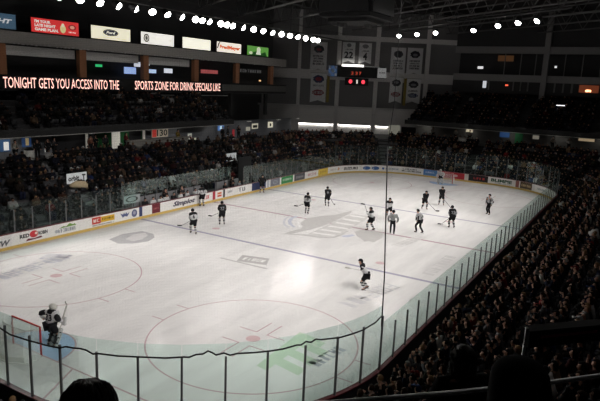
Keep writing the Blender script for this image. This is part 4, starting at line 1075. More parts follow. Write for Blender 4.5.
so = quad_boxes('stand_seating', [(s[0], s[1], s[2], s[3]) for s in SEATS], [((.0, 0, .40), (.42, .46, .06)), ((-.24, 0, .62), (.05, .46, .46)), ((-.1, 0, .19), (.06, .06, .38))], M_SEAT)
tag(so, 'dark folding seats in rows filling all the stands', 'seats', kind='stuff')

# ------------------------------------------------------------------ the crowd
OCC = [s for s in SEATS if s[7]]
vis = []
for s in OCC:
    px, py, z = view((s[0], s[1], s[2] + 1.1))
    if z > 2 and 2 < px < 598 and 2 < py < 396: vis.append((z, s))
vis.sort(key=lambda t: t[0])
def fg_hidden(s):
    px, py, z = view((s[0], s[1], s[2] + 1.15))
    return ((px - 521) / 40) ** 2 + ((py - 400) / 50) ** 2 < 1 or (448 < px < 486 and py > 345)
NEAR = []
for z, s in vis:
    if len(NEAR) >= 300: break
    if s[4] in ('right', 'nearright') and not fg_hidden(s): NEAR.append(s)
near_ids = {id(s) for s in NEAR}
FAR = [s for s in OCC if id(s) not in near_ids]

ORD = ['first', 'second', 'third', 'fourth', 'fifth', 'sixth', 'seventh', 'eighth', 'ninth']
def nth(n):
    return '%d%s' % (n, 'th' if 10 <= n % 100 <= 20 else {1: 'st', 2: 'nd', 3: 'rd'}.get(n % 10, 'th'))
NEAR.sort(key=lambda s: (s[5], -s[6]))
cnt = {}
for s in NEAR:
    i = s[5]; cnt[i] = cnt.get(i, 0) + 1
    k = R.randrange(len(POSES)); 
    tn, tc, _ = pick(CLOTHES, R); hk = R.choice((0, 0, 0, 1, 1, 2))
    hn, hc, _ = pick(CAPC if hk == 2 else HAIRC, R)
    ln, lc, _ = pick(CLOTHES[:4], R)
    o = link('person', T_BODY[k]); o.location = (s[0], s[1], s[2]); o.rotation_euler = (0, 0, s[3] + R.uniform(-.25, .25))
    sc = R.uniform(.94, 1.04); o.scale = (sc, sc, sc)
    hd = {0: 'short %s hair', 1: 'long %s hair', 2: '%s cap'}[hk] % hn
    verb = ('sitting', 'leaning', 'huddled', 'clapping', 'hunched', 'waving')[k] + ' in %s jacket' % tn
    tag(o, 'person %s, %s, %s row up, %s from near bend' % (verb, hd, ORD[i], nth(cnt[i])), 'person', 'spectators in the packed stand')
    for nm, me, c in (('jacket', T_JACK[k], tc), ('trousers', T_TROU[k], lc), ('cap' if hk == 2 else 'hair', T_HAIR[k][hk], hc)):
        ch = link(nm, me, o); ch.color = tuple(c) + (1,)

def merged(parts):
    """arrays of one low template: verts, loops-sizes, loops, part index per vertex"""
    V, Ls, Lt, Pi = [], [], [], []
    off = 0
    for pi, me in enumerate(parts):
        co = np.empty(len(me.vertices) * 3); me.vertices.foreach_get('co', co); V.append(co.reshape(-1, 3))
        li = np.empty(len(me.loops), dtype=np.int32); me.loops.foreach_get('vertex_index', li); Ls.append(li + off)
        lt = np.empty(len(me.polygons), dtype=np.int32); me.polygons.foreach_get('loop_total', lt); Lt.append(lt)
        Pi.append(np.full(len(me.vertices), pi)); off += len(me.vertices)
    return np.concatenate(V), np.concatenate(Ls), np.concatenate(Lt), np.concatenate(Pi)
LOW = []
for J in POSES[:5]:
    HEADK = ['neck', 'jaw', 'face', 'crown', 'nose']
    hm = skin({k: (J[k], rad(k)) for k in HEADK}, [('neck', 'jaw'), ('jaw', 'face'), ('face', 'crown'), ('face', 'nose')], 1, 'head')
    hands = skin({'ha': (J['hal'], .04), 'fi': (J['fil'], .03)}, [('ha', 'fi')], 0, 'hand')
    LOW.append([merged([hm, jacket_mesh(J, 0, .045), trousers_mesh(J, 0, .03), hair_mesh(J, h, 8), hands]) for h in HAIRS])
def crowd_mesh(name, seats):
    VV, LL, TT, CC = [], [], [], []; off = 0
    for s in seats:
        hk = R.choice((0, 0, 0, 1, 1, 2)); V, L, T, Pi = LOW[R.randrange(5)][hk]
        a = s[3] + R.uniform(-.3, .3); c, sn = math.cos(a), math.sin(a); k = R.uniform(.93, 1.05)
        VV.append((V * k) @ np.array(((c, sn, 0), (-sn, c, 0), (0, 0, 1))) + np.array(s[:3]))
        LL.append(L + off); TT.append(T); off += len(V)
        f = R.uniform(.3, 1.15)
        if s[4] in ('upperleft', 'left'): f *= .45  # shade of the opposite stands put into the skin tone
        cl_ = np.array(pick(CLOTHES, R)[1]) * (.45 if s[4] in ('upperleft', 'left', 'upperfar') else 1)  # shade of the opposite and upper far stands put into the clothing colours
        tab = np.array([(.42 * f, .235 * f, .17 * f), tuple(cl_), pick(CLOTHES[:4], R)[1], pick(CAPC if hk == 2 else HAIRC, R)[1], (.40 * f, .22 * f, .16 * f)])
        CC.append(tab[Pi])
    V = np.concatenate(VV); L = np.concatenate(LL).astype(np.int32); T = np.concatenate(TT); Cc = np.concatenate(CC)
    me = bpy.data.meshes.new(name); me.vertices.add(len(V)); me.vertices.foreach_set('co', V.ravel())
    me.loops.add(len(L)); me.loops.foreach_set('vertex_index', L)
    me.polygons.add(len(T)); me.polygons.foreach_set('loop_start', np.concatenate(([0], np.cumsum(T)[:-1])).astype(np.int32))
    me.polygons.foreach_set('use_smooth', np.ones(len(T), dtype=bool))
    me.update(calc_edges=True)
    at = me.color_attributes.new('Col', 'FLOAT_COLOR', 'POINT')
    at.data.foreach_set('color', np.concatenate((Cc, np.ones((len(Cc), 1))), 1).ravel())
    return link(name, me, None, attr_mat())
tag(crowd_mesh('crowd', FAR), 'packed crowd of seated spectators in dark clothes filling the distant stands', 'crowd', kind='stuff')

# people standing on the concourses
STJ = [standing('down'), standing('hold')]
S_BODY = [body_mesh(J) for J in STJ]; S_JACK = [jacket_mesh(J) for J in STJ]; S_TROU = [trousers_mesh(J) for J in STJ]; S_HAIR = [[hair_mesh(J, h) for h in HAIRS] for J in STJ]
for me in S_BODY: me.materials.append(M_SKIN)
for me in S_JACK + S_TROU + [h for r in S_HAIR for h in r]: me.materials.append(M_CLOTH)
def stander(x, y, z, a, top, leg, hk, hc, label, group, scale=1.0, p=0, name='person'):
    o = link(name, S_BODY[p]); o.location = (x, y, z); o.rotation_euler = (0, 0, a); o.scale = (scale,) * 3
    tag(o, label, 'person', group)
    for nm, me, c in (('jacket', S_JACK[p], top), ('trousers', S_TROU[p], leg), ('cap' if hk == 2 else 'hair', S_HAIR[p][hk], hc)):
        ch = link(nm, me, o); ch.color = tuple(c) + (1,)
    return o
BK, CH = (.012, .012, .013), (.04, .04, .045)
for x, y, a, t, hk, p, lab in ((-12.4, 23.5, -1.2, (.30, .28, .24), 0, 1, 'person in a pale top standing by the poster at the photo edge'), (-10.4, 23.5, -2.0, BK, 0, 0, 'person in black standing right behind the white bin'),
      (-9.5, 23.4, -1.7, BK, 0, 0, 'person in black standing left of the white poster'), (-8.6, 23.8, -1.2, CH, 1, 1, 'long haired person in charcoal standing under the white poster'),
      (-5.0, 23.5, -1.6, (.20, .08, .05), 0, 0, 'person in a rust jacket standing in the lit doorway'), (-4.2, 23.8, -1.4, BK, 2, 1, 'person in a cap and black jacket left of the green wall'),
      (-3.2, 23.6, -1.9, CH, 0, 0, 'person in charcoal standing left of the bright door'), (-.6, 23.7, -1.3, (.16, .03, .03), 1, 1, 'long haired person in dark red before the bright door'),
      (6.6, 23.6, -1.5, (.42, .30, .06), 0, 1, 'person in a mustard top behind the grey counter'), (14.3, 23.6, -1.6, BK, 0, 0, 'person in black standing left of the blue screen'),
      (15.6, 23.8, -1.2, CH, 2, 0, 'person in a cap standing below the blue screen'), (17.6, 23.7, -1.9, BK, 1, 1, 'long haired person in black left of the red banner')):
    stander(x, y, ZC + .004, a, t, BK, hk, (.02, .014, .01), lab, 'people on the concourse', 1.0, p)
for y, t, lab in ((7.0, (.5, .48, .45), 'person in white standing at the far concourse beside the hatch'), (3.6, (.5, .5, .48), 'person in a white shirt in front of the serving hatch'), (1.6, (.42, .40, .38), 'person in pale grey at the serving hatch'),
      (-9.4, (.34, .3, .26), 'person in a tan coat below the pale menu panel'), (-11.4, (.5, .48, .45), 'person in white right of the pale menu panel')):
    stander(42.6, y, ZC + .004, PI, t, BK, 0, (.03, .02, .01), lab, 'people on the far concourse', 1.0, 1)
# ------------------------------------------------------------------ hockey players, officials, goalies
C_TEAM = {'white': (.62, .62, .63), 'dark': (.016, .016, .018)}
M_JW = mat('jersey_white', (.60, .60, .61), .8, .1); M_JD = mat('jersey_black', (.018, .018, .02), .8, .1)
M_JG = mat('jersey_grey', (.30, .30, .32), .8, .1)
M_PB = mat('pants_black', (.012, .012, .014), .8, .1)
M_SKB = mat('skate_black', (.015, .015, .016), .4, .4); M_BLADE = mat('blade_steel', (.5, .5, .52), .25, .5, .9, var=.02)
M_REFS = stripe_mat('official_stripes', (.015, .015, .016), (.55, .55, .55), 11.0, 1)
M_SOCKW = stripe_mat('socks_white_striped', (.58, .58, .58), (.015, .015, .016), 7.0, 2)
M_SOCKD = stripe_mat('socks_dark_striped', (.015, .015, .016), (.34, .34, .35), 5.0, 2)
M_STICK = mat('stick_black', (.02, .02, .022), .5, .3); M_STICKW = mat('stick_white', (.55, .54, .5), .5, .3)
M_ORG = mat('armband_orange', (.50, .16, .06), .8, .1)
M_PADW = mat('goalie_pad_white', (.62, .62, .62), .6, .2)

def skater_joints(feet, bend, lean, hands, turn=0.0):
    J = {}
    hz = 1.0 - .17 * bend
    J['pelvis'] = (0, 0, hz); J['waist'] = (.03 + lean * .35, 0, hz + .18); J['chest'] = (.02 + lean * .85, 0, hz + .40); J['neck'] = (.04 + lean * 1.15, 0, hz + .56)
    hx = .05 + lean * 1.2
    ct, st = math.cos(turn), math.sin(turn)
    J['jaw'] = (hx + .03 * ct, .03 * st, hz + .63); J['face'] = (hx + .02 * ct, .02 * st, hz + .71); J['crown'] = (hx, 0, hz + .78); J['nose'] = (hx + .13 * ct, .13 * st, hz + .68)
    for s, g, f, h in ((1, 'l', feet[0], hands[0]), (-1, 'r', feet[1], hands[1])):
        sh = Vector((.02 + lean * .95, s * .20, hz + .48)); J['sh' + g] = tuple(sh)
        h = Vector(h); mid = (sh + h) / 2; dd = (h - sh).length
        if dd > .60: h = sh + (h - sh) * (.60 / dd); mid = (sh + h) / 2; dd = .60
        off = math.sqrt(max(0, .31 ** 2 - (dd / 2) ** 2))
        dirv = Vector((-.35, s * .7, -.5)); ax = (h - sh).normalized(); dirv = (dirv - ax * dirv.dot(ax)).normalized()
        e = mid + dirv * off
        J['el' + g] = tuple(e); J['ha' + g] = tuple(h); J['fi' + g] = tuple(h + (h - e).normalized() * .09)
        J['hip' + g] = (0, s * .10, hz - .03)
        an = Vector((f[0], f[1], .13)); hip = Vector(J['hip' + g]); d2 = (hip - an).length; m2 = (hip + an) / 2
        o2 = math.sqrt(max(0.0004, .455 ** 2 - (d2 / 2) ** 2)); ax = (an - hip).normalized(); fw = Vector((1, s * .12, 0)); fw = (fw - ax * fw.dot(ax)).normalized()
        J['kn' + g] = tuple(m2 + fw * o2); J['an' + g] = tuple(an); J['to' + g] = (f[0] + .17, f[1] + s * .03, .085)
    return J
def helmet_mesh(J, r=1.0):
    c = Vector(J['face']) + Vector((-.005, 0, .035)); n = Vector(J['nose']) - Vector(J['face']); a = math.atan2(n.y, n.x)
    bm = bmesh.new(); bmesh.ops.create_uvsphere(bm, u_segments=14, v_segments=9, radius=1)
    bmesh.ops.delete(bm, geom=[v for v in bm.verts if (v.co.x > .3 and v.co.z < .15) or v.co.z < -.6], context='VERTS')
    Rz = Matrix.Rotation(a, 3, 'Z')
    for v in bm.verts: v.co = c + Rz @ Vector((v.co.x * .142 * r, v.co.y * .122 * r, v.co.z * .138 * r))
    me = bpy.data.meshes.new('helmet'); 
    for f in bm.faces: f.smooth = True
    bm.to_mesh(me); bm.free(); return me
def number_on(jersey, J, text, color, parent):
    co = [v.co.copy() for v in jersey.vertices]; pl = [tuple(p.vertices) for p in jersey.polygons]
    tree = BVHTree.FromPolygons(co, pl)
    me = text_fit(text, .17 * len(text), .27, .03)
    zc = J['chest'][2] - .06
    for v in me.vertices:
        p = Vector((-1.0, -v.co.x, zc + v.co.y)); h = tree.ray_cast(p, Vector((1, 0, 0)))
        x = h[0].x if h[0] else J['chest'][0] - .15
        v.co = (x - .012, p.y, p.z)
    return link('jersey_number', me, parent, color)
def add_stick(label, grip_w, blade_w, ang, white=False, goalie=False, group='hockey sticks'):
    """grip and heel in world space; ang: way the blade points"""
    e = empty('hockey_stick', tuple(blade_w), 0, label, 'hockey stick', group)
    g = Vector(grip_w) - Vector(blade_w); ax = g.normalized()
    m = M_STICKW if white else M_STICK
    L = max(g.length + .12, 1.35)
    obj('shaft', tube_bm([(0, 0, 0), tuple(ax * L)], .017, 6), m, e)
    obj('grip_tape', tube_bm([tuple(ax * (L - .18)), tuple(ax * (L + .01))], .021, 6), M_JW, e)
    b = Vector((math.cos(ang), math.sin(ang), 0)); bm = bmesh.new()
    hgt = .045 if not goalie else .06
    P = [Vector((0, 0, 0)), b * .12, b * .24, b * .31 + Vector((-b.y, b.x, 0)) * .03]
    if goalie: add_tube(bm, [ax * .02, ax * .62], .035, 6)
    n = Vector((-b.y, b.x, 0)) * .012
    rows = [[bm.verts.new(p + q + Vector((0, 0, z))) for q, z in ((n, -hgt), (-n, -hgt), (-n, hgt), (n, hgt))] for p in P]
    for A, B in zip(rows, rows[1:]):
        for k in range(4): bm.faces.new((A[k], A[(k + 1) % 4], B[(k + 1) % 4], B[k]))
    bm.faces.new(rows[0][::-1]); bm.faces.new(rows[-1])
    obj('blade', bm, m, e)
    return e
def local_of(pos, a, w): 
    d = Vector(w) - Vector(pos); c, s = math.cos(-a), math.sin(-a)
    return Vector((d.x * c - d.y * s, d.x * s + d.y * c, d.z))
def world_of(pos, a, l):
    c, s = math.cos(a), math.sin(a)
    return Vector((pos[0] + l[0] * c - l[1] * s, pos[1] + l[0] * s + l[1] * c, pos[2] + l[2]))
def skater(pos, head, team, label, num='', feet=((.05, .16), (-.05, -.16)), bend=.3, lean=.08, blade=None, grip=(.30, -.14, 1.02), hands=None, turn=0.0, stick_label=None, sc=1.02, sleeves=None, yoke=True, side=-1):
    a = math.radians(head); pos = (pos[0], pos[1], 0)
    if blade is not None:
        bl = local_of(pos, a, blade); grip_l = Vector(grip)
        lower = grip_l.lerp(bl, .36)
        if (lower - Vector((.05, 0, 1.35))).length > .62: lower = grip_l.lerp(bl, .26)
        hands = (tuple(grip_l), tuple(lower)) if side < 0 else (tuple(lower), tuple(grip_l))
    elif hands is None: hands = ((.12, .30, .95), (.12, -.30, .95))
    J = skater_joints(feet, bend, lean, hands, turn)
    ref = team == 'ref'
    o = link('referee' if ref else 'hockey_player', body_mesh(J, 1), None, M_SKIN)
    o.location = pos; o.rotation_euler = (0, 0, a); o.scale = (sc,) * 3
    tag(o, label, 'referee' if ref else 'hockey player', 'officials' if ref else 'skaters')
    jm = {'white': M_JW, 'dark': M_JD, 'ref': M_REFS, 'grey': M_JG}[team]
    ex = .045 if ref else .06
    ov = {} if ref else dict(sh=.13, chest=(.225, .17), waist=(.215, .165), pelvis=(.205, .17), el=.102, ha=.07)
    J2 = dict(J); J2['pelvis'] = tuple(Vector(J['pelvis']) + Vector((0, 0, .02)))
    jers = skin(sub(J2, TOPK, ex, ov), TOPE, 1, 'jersey'); link('jersey', jers, o, jm)
    if not ref and yoke:
        Y = {'n': (tuple((Vector(J['shl']) + Vector(J['shr'])) / 2 + Vector((0, 0, .02))), .155)}
        for g in 'lr':
            S_ = Vector(J['sh' + g]); Y['s' + g] = (tuple(S_ + Vector((0, 0, .012))), .146); Y['u' + g] = (tuple(S_.lerp(Vector(J['el' + g]), .55)), .122)
        yk = skin(Y, [('n', 'sl'), ('n', 'sr'), ('sl', 'ul'), ('sr', 'ur')], 1, 'shoulder_yoke')
        link('shoulder_yoke', yk, o, M_JD if team == 'white' else M_JD)
    if sleeves:
        for g in 'lr':
            link('sleeve', skin({'s': (J['sh' + g], .134), 'e': (J['el' + g], .108), 'h': (J['ha' + g], .078)}, [('s', 'e'), ('e', 'h')], 1, 'sleeve'), o, sleeves)
    if ref:
        link('trousers', trousers_mesh(J, 1, .03), o, M_PB)
        if 'orange' in label:
            for g in 'lr': 
                m2 = Vector(J['sh' + g]).lerp(Vector(J['el' + g]), .6); link('armband', skin({'a': (tuple(Vector(J['sh' + g]).lerp(Vector(J['el' + g]), .35)), .105), 'b': (tuple(m2), .10)}, [('a', 'b')], 1, 'armband'), o, M_ORG)
    else:
        K1 = {k: (tuple(Vector(J['hip' + k[-1]]).lerp(Vector(J['kn' + k[-1]]), .85)) if k[:2] == 'th' else J[k], r) for k, r in (('pelvis', .185), ('hipl', .155), ('hipr', .155), ('thl', .135), ('thr', .135))}
        link('hockey_pants', skin(K1, [('pelvis', 'hipl'), ('pelvis', 'hipr'), ('hipl', 'thl'), ('hipr', 'thr')], 1, 'hockey_pants'), o, M_PB)
        for g in 'lr':
            sk = {'k': (tuple(Vector(J['kn' + g]) + Vector((0, 0, .03))), .098), 'm': (tuple(Vector(J['kn' + g]).lerp(Vector(J['an' + g]), .45)), .092), 'a': (tuple(Vector(J['kn' + g]).lerp(Vector(J['an' + g]), .88)), .062)}
            link('sock', skin(sk, [('k', 'm'), ('m', 'a')], 1, 'sock'), o, M_SOCKW if team == 'white' else M_SOCKD)
            h, e = Vector(J['ha' + g]), Vector(J['el' + g]); d = (h - e).normalized(); sx = 1 if g == 'l' else -1
            th = d.cross(Vector((0, 0, 1))).normalized() * (.07 * sx)
            gl = {'c': (tuple(h - d * .10), .072), 'p': (tuple(h + d * .02), .062), 'f': (tuple(h + d * .11), .048), 't': (tuple(h + d * .06 + th), .028)}
            link('glove', skin(gl, [('c', 'p'), ('p', 'f'), ('p', 't')], 1, 'glove'), o, M_PB)
    for g in 'lr':
        an = Vector(J['an' + g]); to = Vector(J['to' + g])
        bt = skin({'t': (tuple(an + Vector((-.01, 0, .08))), .058), 'a': (tuple(an + Vector((-.01, 0, -.02))), .055), 'm': (tuple(an.lerp(to, .55) + Vector((0, 0, -.02))), .048), 'o': (tuple(to + Vector((.03, 0, -.015))), .04)}, [('t', 'a'), ('a', 'm'), ('m', 'o')], 1, 'skate')
        s = link('skate', bt, o, M_SKB)
        obj('skate_blade', box_bm((an.x + .07, an.y, .021), (.29, .012, .04)), M_BLADE, s)
    link('helmet', helmet_mesh(J), o, M_PB if team != 'grey' else M_PB)
    if num: number_on(jers, J, num, {'white': M_JD, 'dark': M_JG, 'ref': M_JW, 'grey': M_JD}[team], o)
    if blade is not None:
        gw = world_of(pos, a, grip_l)
        d = (Vector(blade) - Vector(gw)); ang = math.atan2(d.y, d.x)
        add_stick(stick_label or 'hockey stick held by the ' + label, gw, blade, ang + .5, sleeves is M_JD)
    return o
skater((-9.6, 6.92), 62, 'white', 'white jersey skater with black number 6 gliding below the bench', '6', feet=((.22, .10), (-.25, -.10)), bend=.35, lean=.12, blade=(-9.35, 8.30, .35), grip=(.25, -.12, 1.05), stick_label='hockey stick held out left by the number 6 skater', side=1)
skater((-6.19, 7.05), 48, 'dark', 'black jersey skater with number 27 nearest the bench boards', '27', blade=(-5.2, 8.9, .25), feet=((.0, .17), (0, -.17)), bend=.25, grip=(.28, -.05, 1.02), stick_label='hockey stick held out left by the number 27 skater', side=1)
skater((1.58, 4.04), 12, 'white', 'white jersey skater crossing the far edge of the center emblem', '18', blade=(2.05, 5.25, .45), feet=((.05, .12), (-.05, -.12)), bend=.2, grip=(.25, -.12, 1.0), stick_label='hockey stick trailing left of the skater by the center emblem', side=1)
skater((5.54, 4.19), 40, 'dark', 'black jersey skater farthest left near the far blue line', '9', blade=(6.55, 4.0, .05), feet=((.15, .1), (-.15, -.1)), stick_label='hockey stick of the black skater near the far blue line')
skater((0.03, -2.74), 95, 'white', 'white jersey skater on the center emblem holding a stick upright', '', blade=(.25, -1.95, 1.95), grip=(.28, -.02, 1.05), feet=((.22, .20), (-.20, -.16)), bend=.3, lean=.05, stick_label='hockey stick held up by the skater on the center emblem', side=1, turn=.5)
skater((5.06, -2.1), 205, 'white', 'white jersey skater half hidden behind the striped official', '', blade=(3.9, -2.5, .08), feet=((.2, .18), (-.1, -.2)), bend=.45, lean=.18, stick_label='hockey stick of the skater behind the striped official')
skater((-12.43, -8.08), 118, 'white', 'white jersey skater with black sleeves leaning alone near the near blue line', '', feet=((.05, .10), (-.12, -.20)), bend=.75, lean=.26, blade=(-11.75, -6.75, .80), grip=(.10, -.34, .98), sleeves=M_JD, side=1, stick_label='hockey stick held forward by the lone leaning skater', turn=.2)
skater((10.88, -3.22), 215, 'dark', 'black jersey skater bending forward left of his teammate', '', feet=((.16, .18), (-.12, -.18)), bend=.6, lean=.22, blade=(10.6, -4.45, .06), stick_label='hockey stick of the black skater bending forward')
skater((13.9, -3.88), 200, 'dark', 'black jersey skater standing in front of the far goal', '', feet=((.05, .2), (-.05, -.2)), bend=.3, lean=.1, blade=(13.2, -5.0, .06), stick_label='hockey stick of the black skater facing the far goal')
skater((5.23, -7.54), 40, 'dark', 'dark jersey skater with grey bands carrying the puck', '23', feet=((.05, .19), (-.05, -.19)), bend=.35, lean=.12, blade=(5.82, -6.50, .05), sleeves=M_JG, grip=(.30, -.16, 1.0), side=1, stick_label='hockey stick reaching left to the puck')
skater((-2.12, 12.55), 65, 'white', 'white jersey skater standing against the bench boards', '17', feet=((.05, .14), (-.05, -.14)), bend=.15, hands=((.22, .24, 1.1), (.22, -.24, 1.1)))
skater((6.86, 12.45), 230, 'dark', 'black clad skater standing at the navy board panel', '', feet=((.05, .16), (-.05, -.16)), bend=.2, hands=((.22, .2, 1.05), (.22, -.2, 1.05)))
skater((-.02, -4.51), 20, 'ref', 'official in stripes and long black trousers standing right of the netting cable', '', feet=((.05, .13), (-.05, -.13)), bend=.05, lean=.06)
skater((1.84, -6.0), 75, 'ref', 'official in stripes tilted mid stride with long black trousers', '', feet=((.18, .10), (-.25, -.12)), bend=.25, lean=.16)
skater((12.76, -8.69), 150, 'ref', 'official with orange armbands standing alone near the side glass', '', feet=((.05, .16), (-.05, -.16)), bend=.05, lean=.03, sc=1.03)
# puck
bm = bmesh.new(); add_tube(bm, [(0, 0, 0), (0, 0, .025)], .038, 20)
p = obj('hockey_puck', bm, mat('puck_rubber', (.01, .01, .01))); p.location = (5.81, -6.62, .006); tag(p, 'black puck on the ice at the blade of the dark skater', 'puck')

def goalie(pos, head, label, num, hands, lean, bend, feet, stick, stick_label, yoke=True):
    a = math.radians(head); pos = (pos[0], pos[1], 0)
    J = skater_joints(feet, bend, lean, hands)
    o = link('goalie', body_mesh(J, 1), None, M_SKIN); o.location = pos; o.rotation_euler = (0, 0, a)
    tag(o, label, 'goalie', 'goalies')
    ov = dict(sh=.135, chest=(.23, .18), waist=(.22, .18), pelvis=(.20, .17), el=.105, ha=.075)
    jers = skin(sub(J, TOPK, .06, ov), TOPE, 1, 'jersey'); link('jersey', jers, o, M_JW)
    if yoke:
        link('shoulder_yoke', skin({'cl': (tuple(Vector(J['shl']) + Vector((0, 0, .02))), .165), 'n': (tuple((Vector(J['shl']) + Vector(J['shr'])) / 2 + Vector((0, 0, .03))), .165), 'cr': (tuple(Vector(J['shr']) + Vector((0, 0, .02))), .165)}, [('cl', 'n'), ('n', 'cr')], 1, 'yoke'), o, M_JD)
    if yoke:
        for g in 'lr':
            link('sleeve', skin({'s': (J['sh' + g], .14), 'e': (J['el' + g], .12), 'h': (tuple(Vector(J['el' + g]).lerp(Vector(J['ha' + g]), .5)), .10)}, [('s', 'e'), ('e', 'h')], 1, 'sleeve'), o, M_JD)
    K1 = {'pelvis': (J['pelvis'], .19), 'hipl': (J['hipl'], .16), 'hipr': (J['hipr'], .16), 'thl': (tuple(Vector(J['hipl']).lerp(Vector(J['knl']), .9)), .14), 'thr': (tuple(Vector(J['hipr']).lerp(Vector(J['knr']), .9)), .14)}
    link('hockey_pants', skin(K1, [('pelvis', 'hipl'), ('pelvis', 'hipr'), ('hipl', 'thl'), ('hipr', 'thr')], 1, 'hockey_pants'), o, M_PB)
    for g, s in (('l', 1), ('r', -1)):
        kn, an = Vector(J['kn' + g]), Vector(J['an' + g])
        ax = (kn - an).normalized(); c = (kn + an) / 2 + Vector((.10, 0, .03))
        rot = Vector((0, 0, 1)).rotation_difference(ax).to_matrix()
        pd = obj('leg_pad', box_bm(c, (.13, .29, .80), rot, .04), M_PADW, o)
        for zz in (-.22, .0, .22): obj('pad_strap', box_bm(c + rot @ Vector((-.07, 0, zz)), (.06, .27, .04), rot), M_PB, pd)
        sk = obj('skate', box_bm((an.x + .07, an.y, .075), (.29, .09, .09), None, .02), M_SKB, o); obj('skate_blade', box_bm((an.x + .07, an.y, .016), (.29, .012, .03)), M_BLADE, sk)
        link('sock', skin({'k': (tuple(kn), .09), 'a': (tuple(an), .06)}, [('k', 'a')], 1, 'sock'), o, M_PB)
    hl = Vector(J['hal']); hr = Vector(J['har'])
    link('catching_glove', skin({'c': (tuple(hl), .10), 'p': (tuple(hl + Vector((.08, .02, -.02))), .12), 'f': (tuple(hl + Vector((.15, .06, -.05))), .07), 't': (tuple(hl + Vector((.10, -.10, .03))), .05)}, [('c', 'p'), ('p', 'f'), ('p', 't')], 1, 'catching_glove'), o, M_PADW)
    obj('blocker', box_bm(hr + Vector((.05, -.05, 0)), (.10, .22, .36), Matrix.Rotation(.2, 3, 'Y'), .02), M_PADW, o)
    mk = obj('mask', tube_bm([Vector(J['jaw']) + Vector((.03, 0, -.06)), Vector(J['jaw']) + Vector((.02, 0, 0)), Vector(J['face']) + Vector((0, 0, .02)), Vector(J['crown']) + Vector((-.02, 0, .03)), Vector(J['crown']) + Vector((-.03, 0, .085))], [.07, .125, .15, .13, .05], 14), mat('mask_white', (.55, .54, .50), .4, .4), o, True)
    bm = bmesh.new()
    for k in range(5): add_tube(bm, [Vector(J['face']) + Vector((.145, -.07 + .035 * k, .05)), Vector(J['face']) + Vector((.15, -.07 + .035 * k, -.10))], .006, 5)
    obj('cage', bm, M_BLADE, mk)
    if num: number_on(jers, J, num, M_JD, o)
    gw = world_of(pos, a, hr); bw = world_of(pos, a, stick)
    d = bw - gw; add_stick(stick_label, gw, bw, a + .9, True, True)
    return o
goalie((-26.62, -.50), 8, 'goalie in white and black standing up at the near red goal', '33', ((.05, .42, 1.12), (.30, -.36, 1.08)), .10, .30, ((.05, .16), (-.02, -.20)), (.52, -.42, 1.72), 'goalie stick held upright beside the near red goal')
goalie((26.5, .25), 178, 'distant goalie in white crouched before the far goal', '', ((.30, .36, .95), (.30, -.34, .90)), .20, .5, ((0, .24), (0, -.24)), (.62, -.12, .06), 'goalie stick resting on the far goal crease', False)

# the benches
for x0, x1, lab in ((-8.2, .2, 'long wooden players bench behind the boards left of the center line'), (2.2, 6.2, 'shorter players bench behind the boards right of the center line')):
    b = empty('players_bench', ((x0 + x1) / 2, 13.98, -.02), 0, lab, 'bench')
    obj('seat', box_bm((0, 0, .44), (x1 - x0, .34, .05)), mat('bench_wood', (.22, .15, .09), .6, .3), b)
    n = int((x1 - x0) / 1.5)
    for k in range(n + 1): obj('leg', box_bm((-(x1 - x0) / 2 + .1 + k * ((x1 - x0 - .2) / n), 0, .21), (.06, .28, .42)), M_DARK, b)
WJ, DJ = (.60, .60, .61), (.018, .018, .02)
for k, (x, t, hk, lab) in enumerate(((-7.5, DJ, 2, 'first bench player from the blue line, in dark warm up top'), (-6.7, WJ, 2, 'bench player in white at the blue line end of the long bench'), (-5.9, WJ, 2, 'second white bench player along the long bench'), (-5.1, WJ, 2, 'third white bench player along the long bench'),
        (-4.2, DJ, 0, 'bare headed bench player in black amid the white row'), (-3.5, WJ, 2, 'white bench player left of the skater at the boards'), (-2.7, WJ, 2, 'white bench player directly behind the skater at the boards'), (-1.5, WJ, 2, 'white bench player at the center line end of the long bench'),
        (2.8, DJ, 2, 'black bench player at the start of the shorter bench'), (3.8, DJ, 2, 'second black bench player on the shorter bench'), (4.8, (.25, .25, .27), 2, 'grey bench player on the shorter bench'), (5.7, DJ, 2, 'black bench player nearest the navy panel'))):
    kk = (0, 1, 4, 2)[k % 4]
    o = link('hockey_player', T_BODY[kk]); o.location = (x, 13.98, -.02 + .012); o.rotation_euler = (0, 0, -PI / 2 + R.uniform(-.2, .2)); tag(o, lab, 'hockey player', 'players on the benches')
    for nm, me, c in (('jersey', T_JACK[kk], t), ('hockey_pants', T_TROU[kk], DJ), ('helmet', T_HAIR[kk][0], (.02, .02, .022))):
        ch = link(nm, me, o); ch.color = tuple(c) + (1,)
for x, lab in ((-4.9, 'coach in a black suit standing behind the white bench players'), (-2.9, 'coach in charcoal standing behind the long bench near the center line'), (4.3, 'coach in a dark suit standing behind the shorter bench')):
    stander(x, 14.27, -.02 + .006, -PI / 2, CH if 'charcoal' in lab else BK, BK, 0, (.02, .014, .01), lab, 'coaches', 1.0, 1)
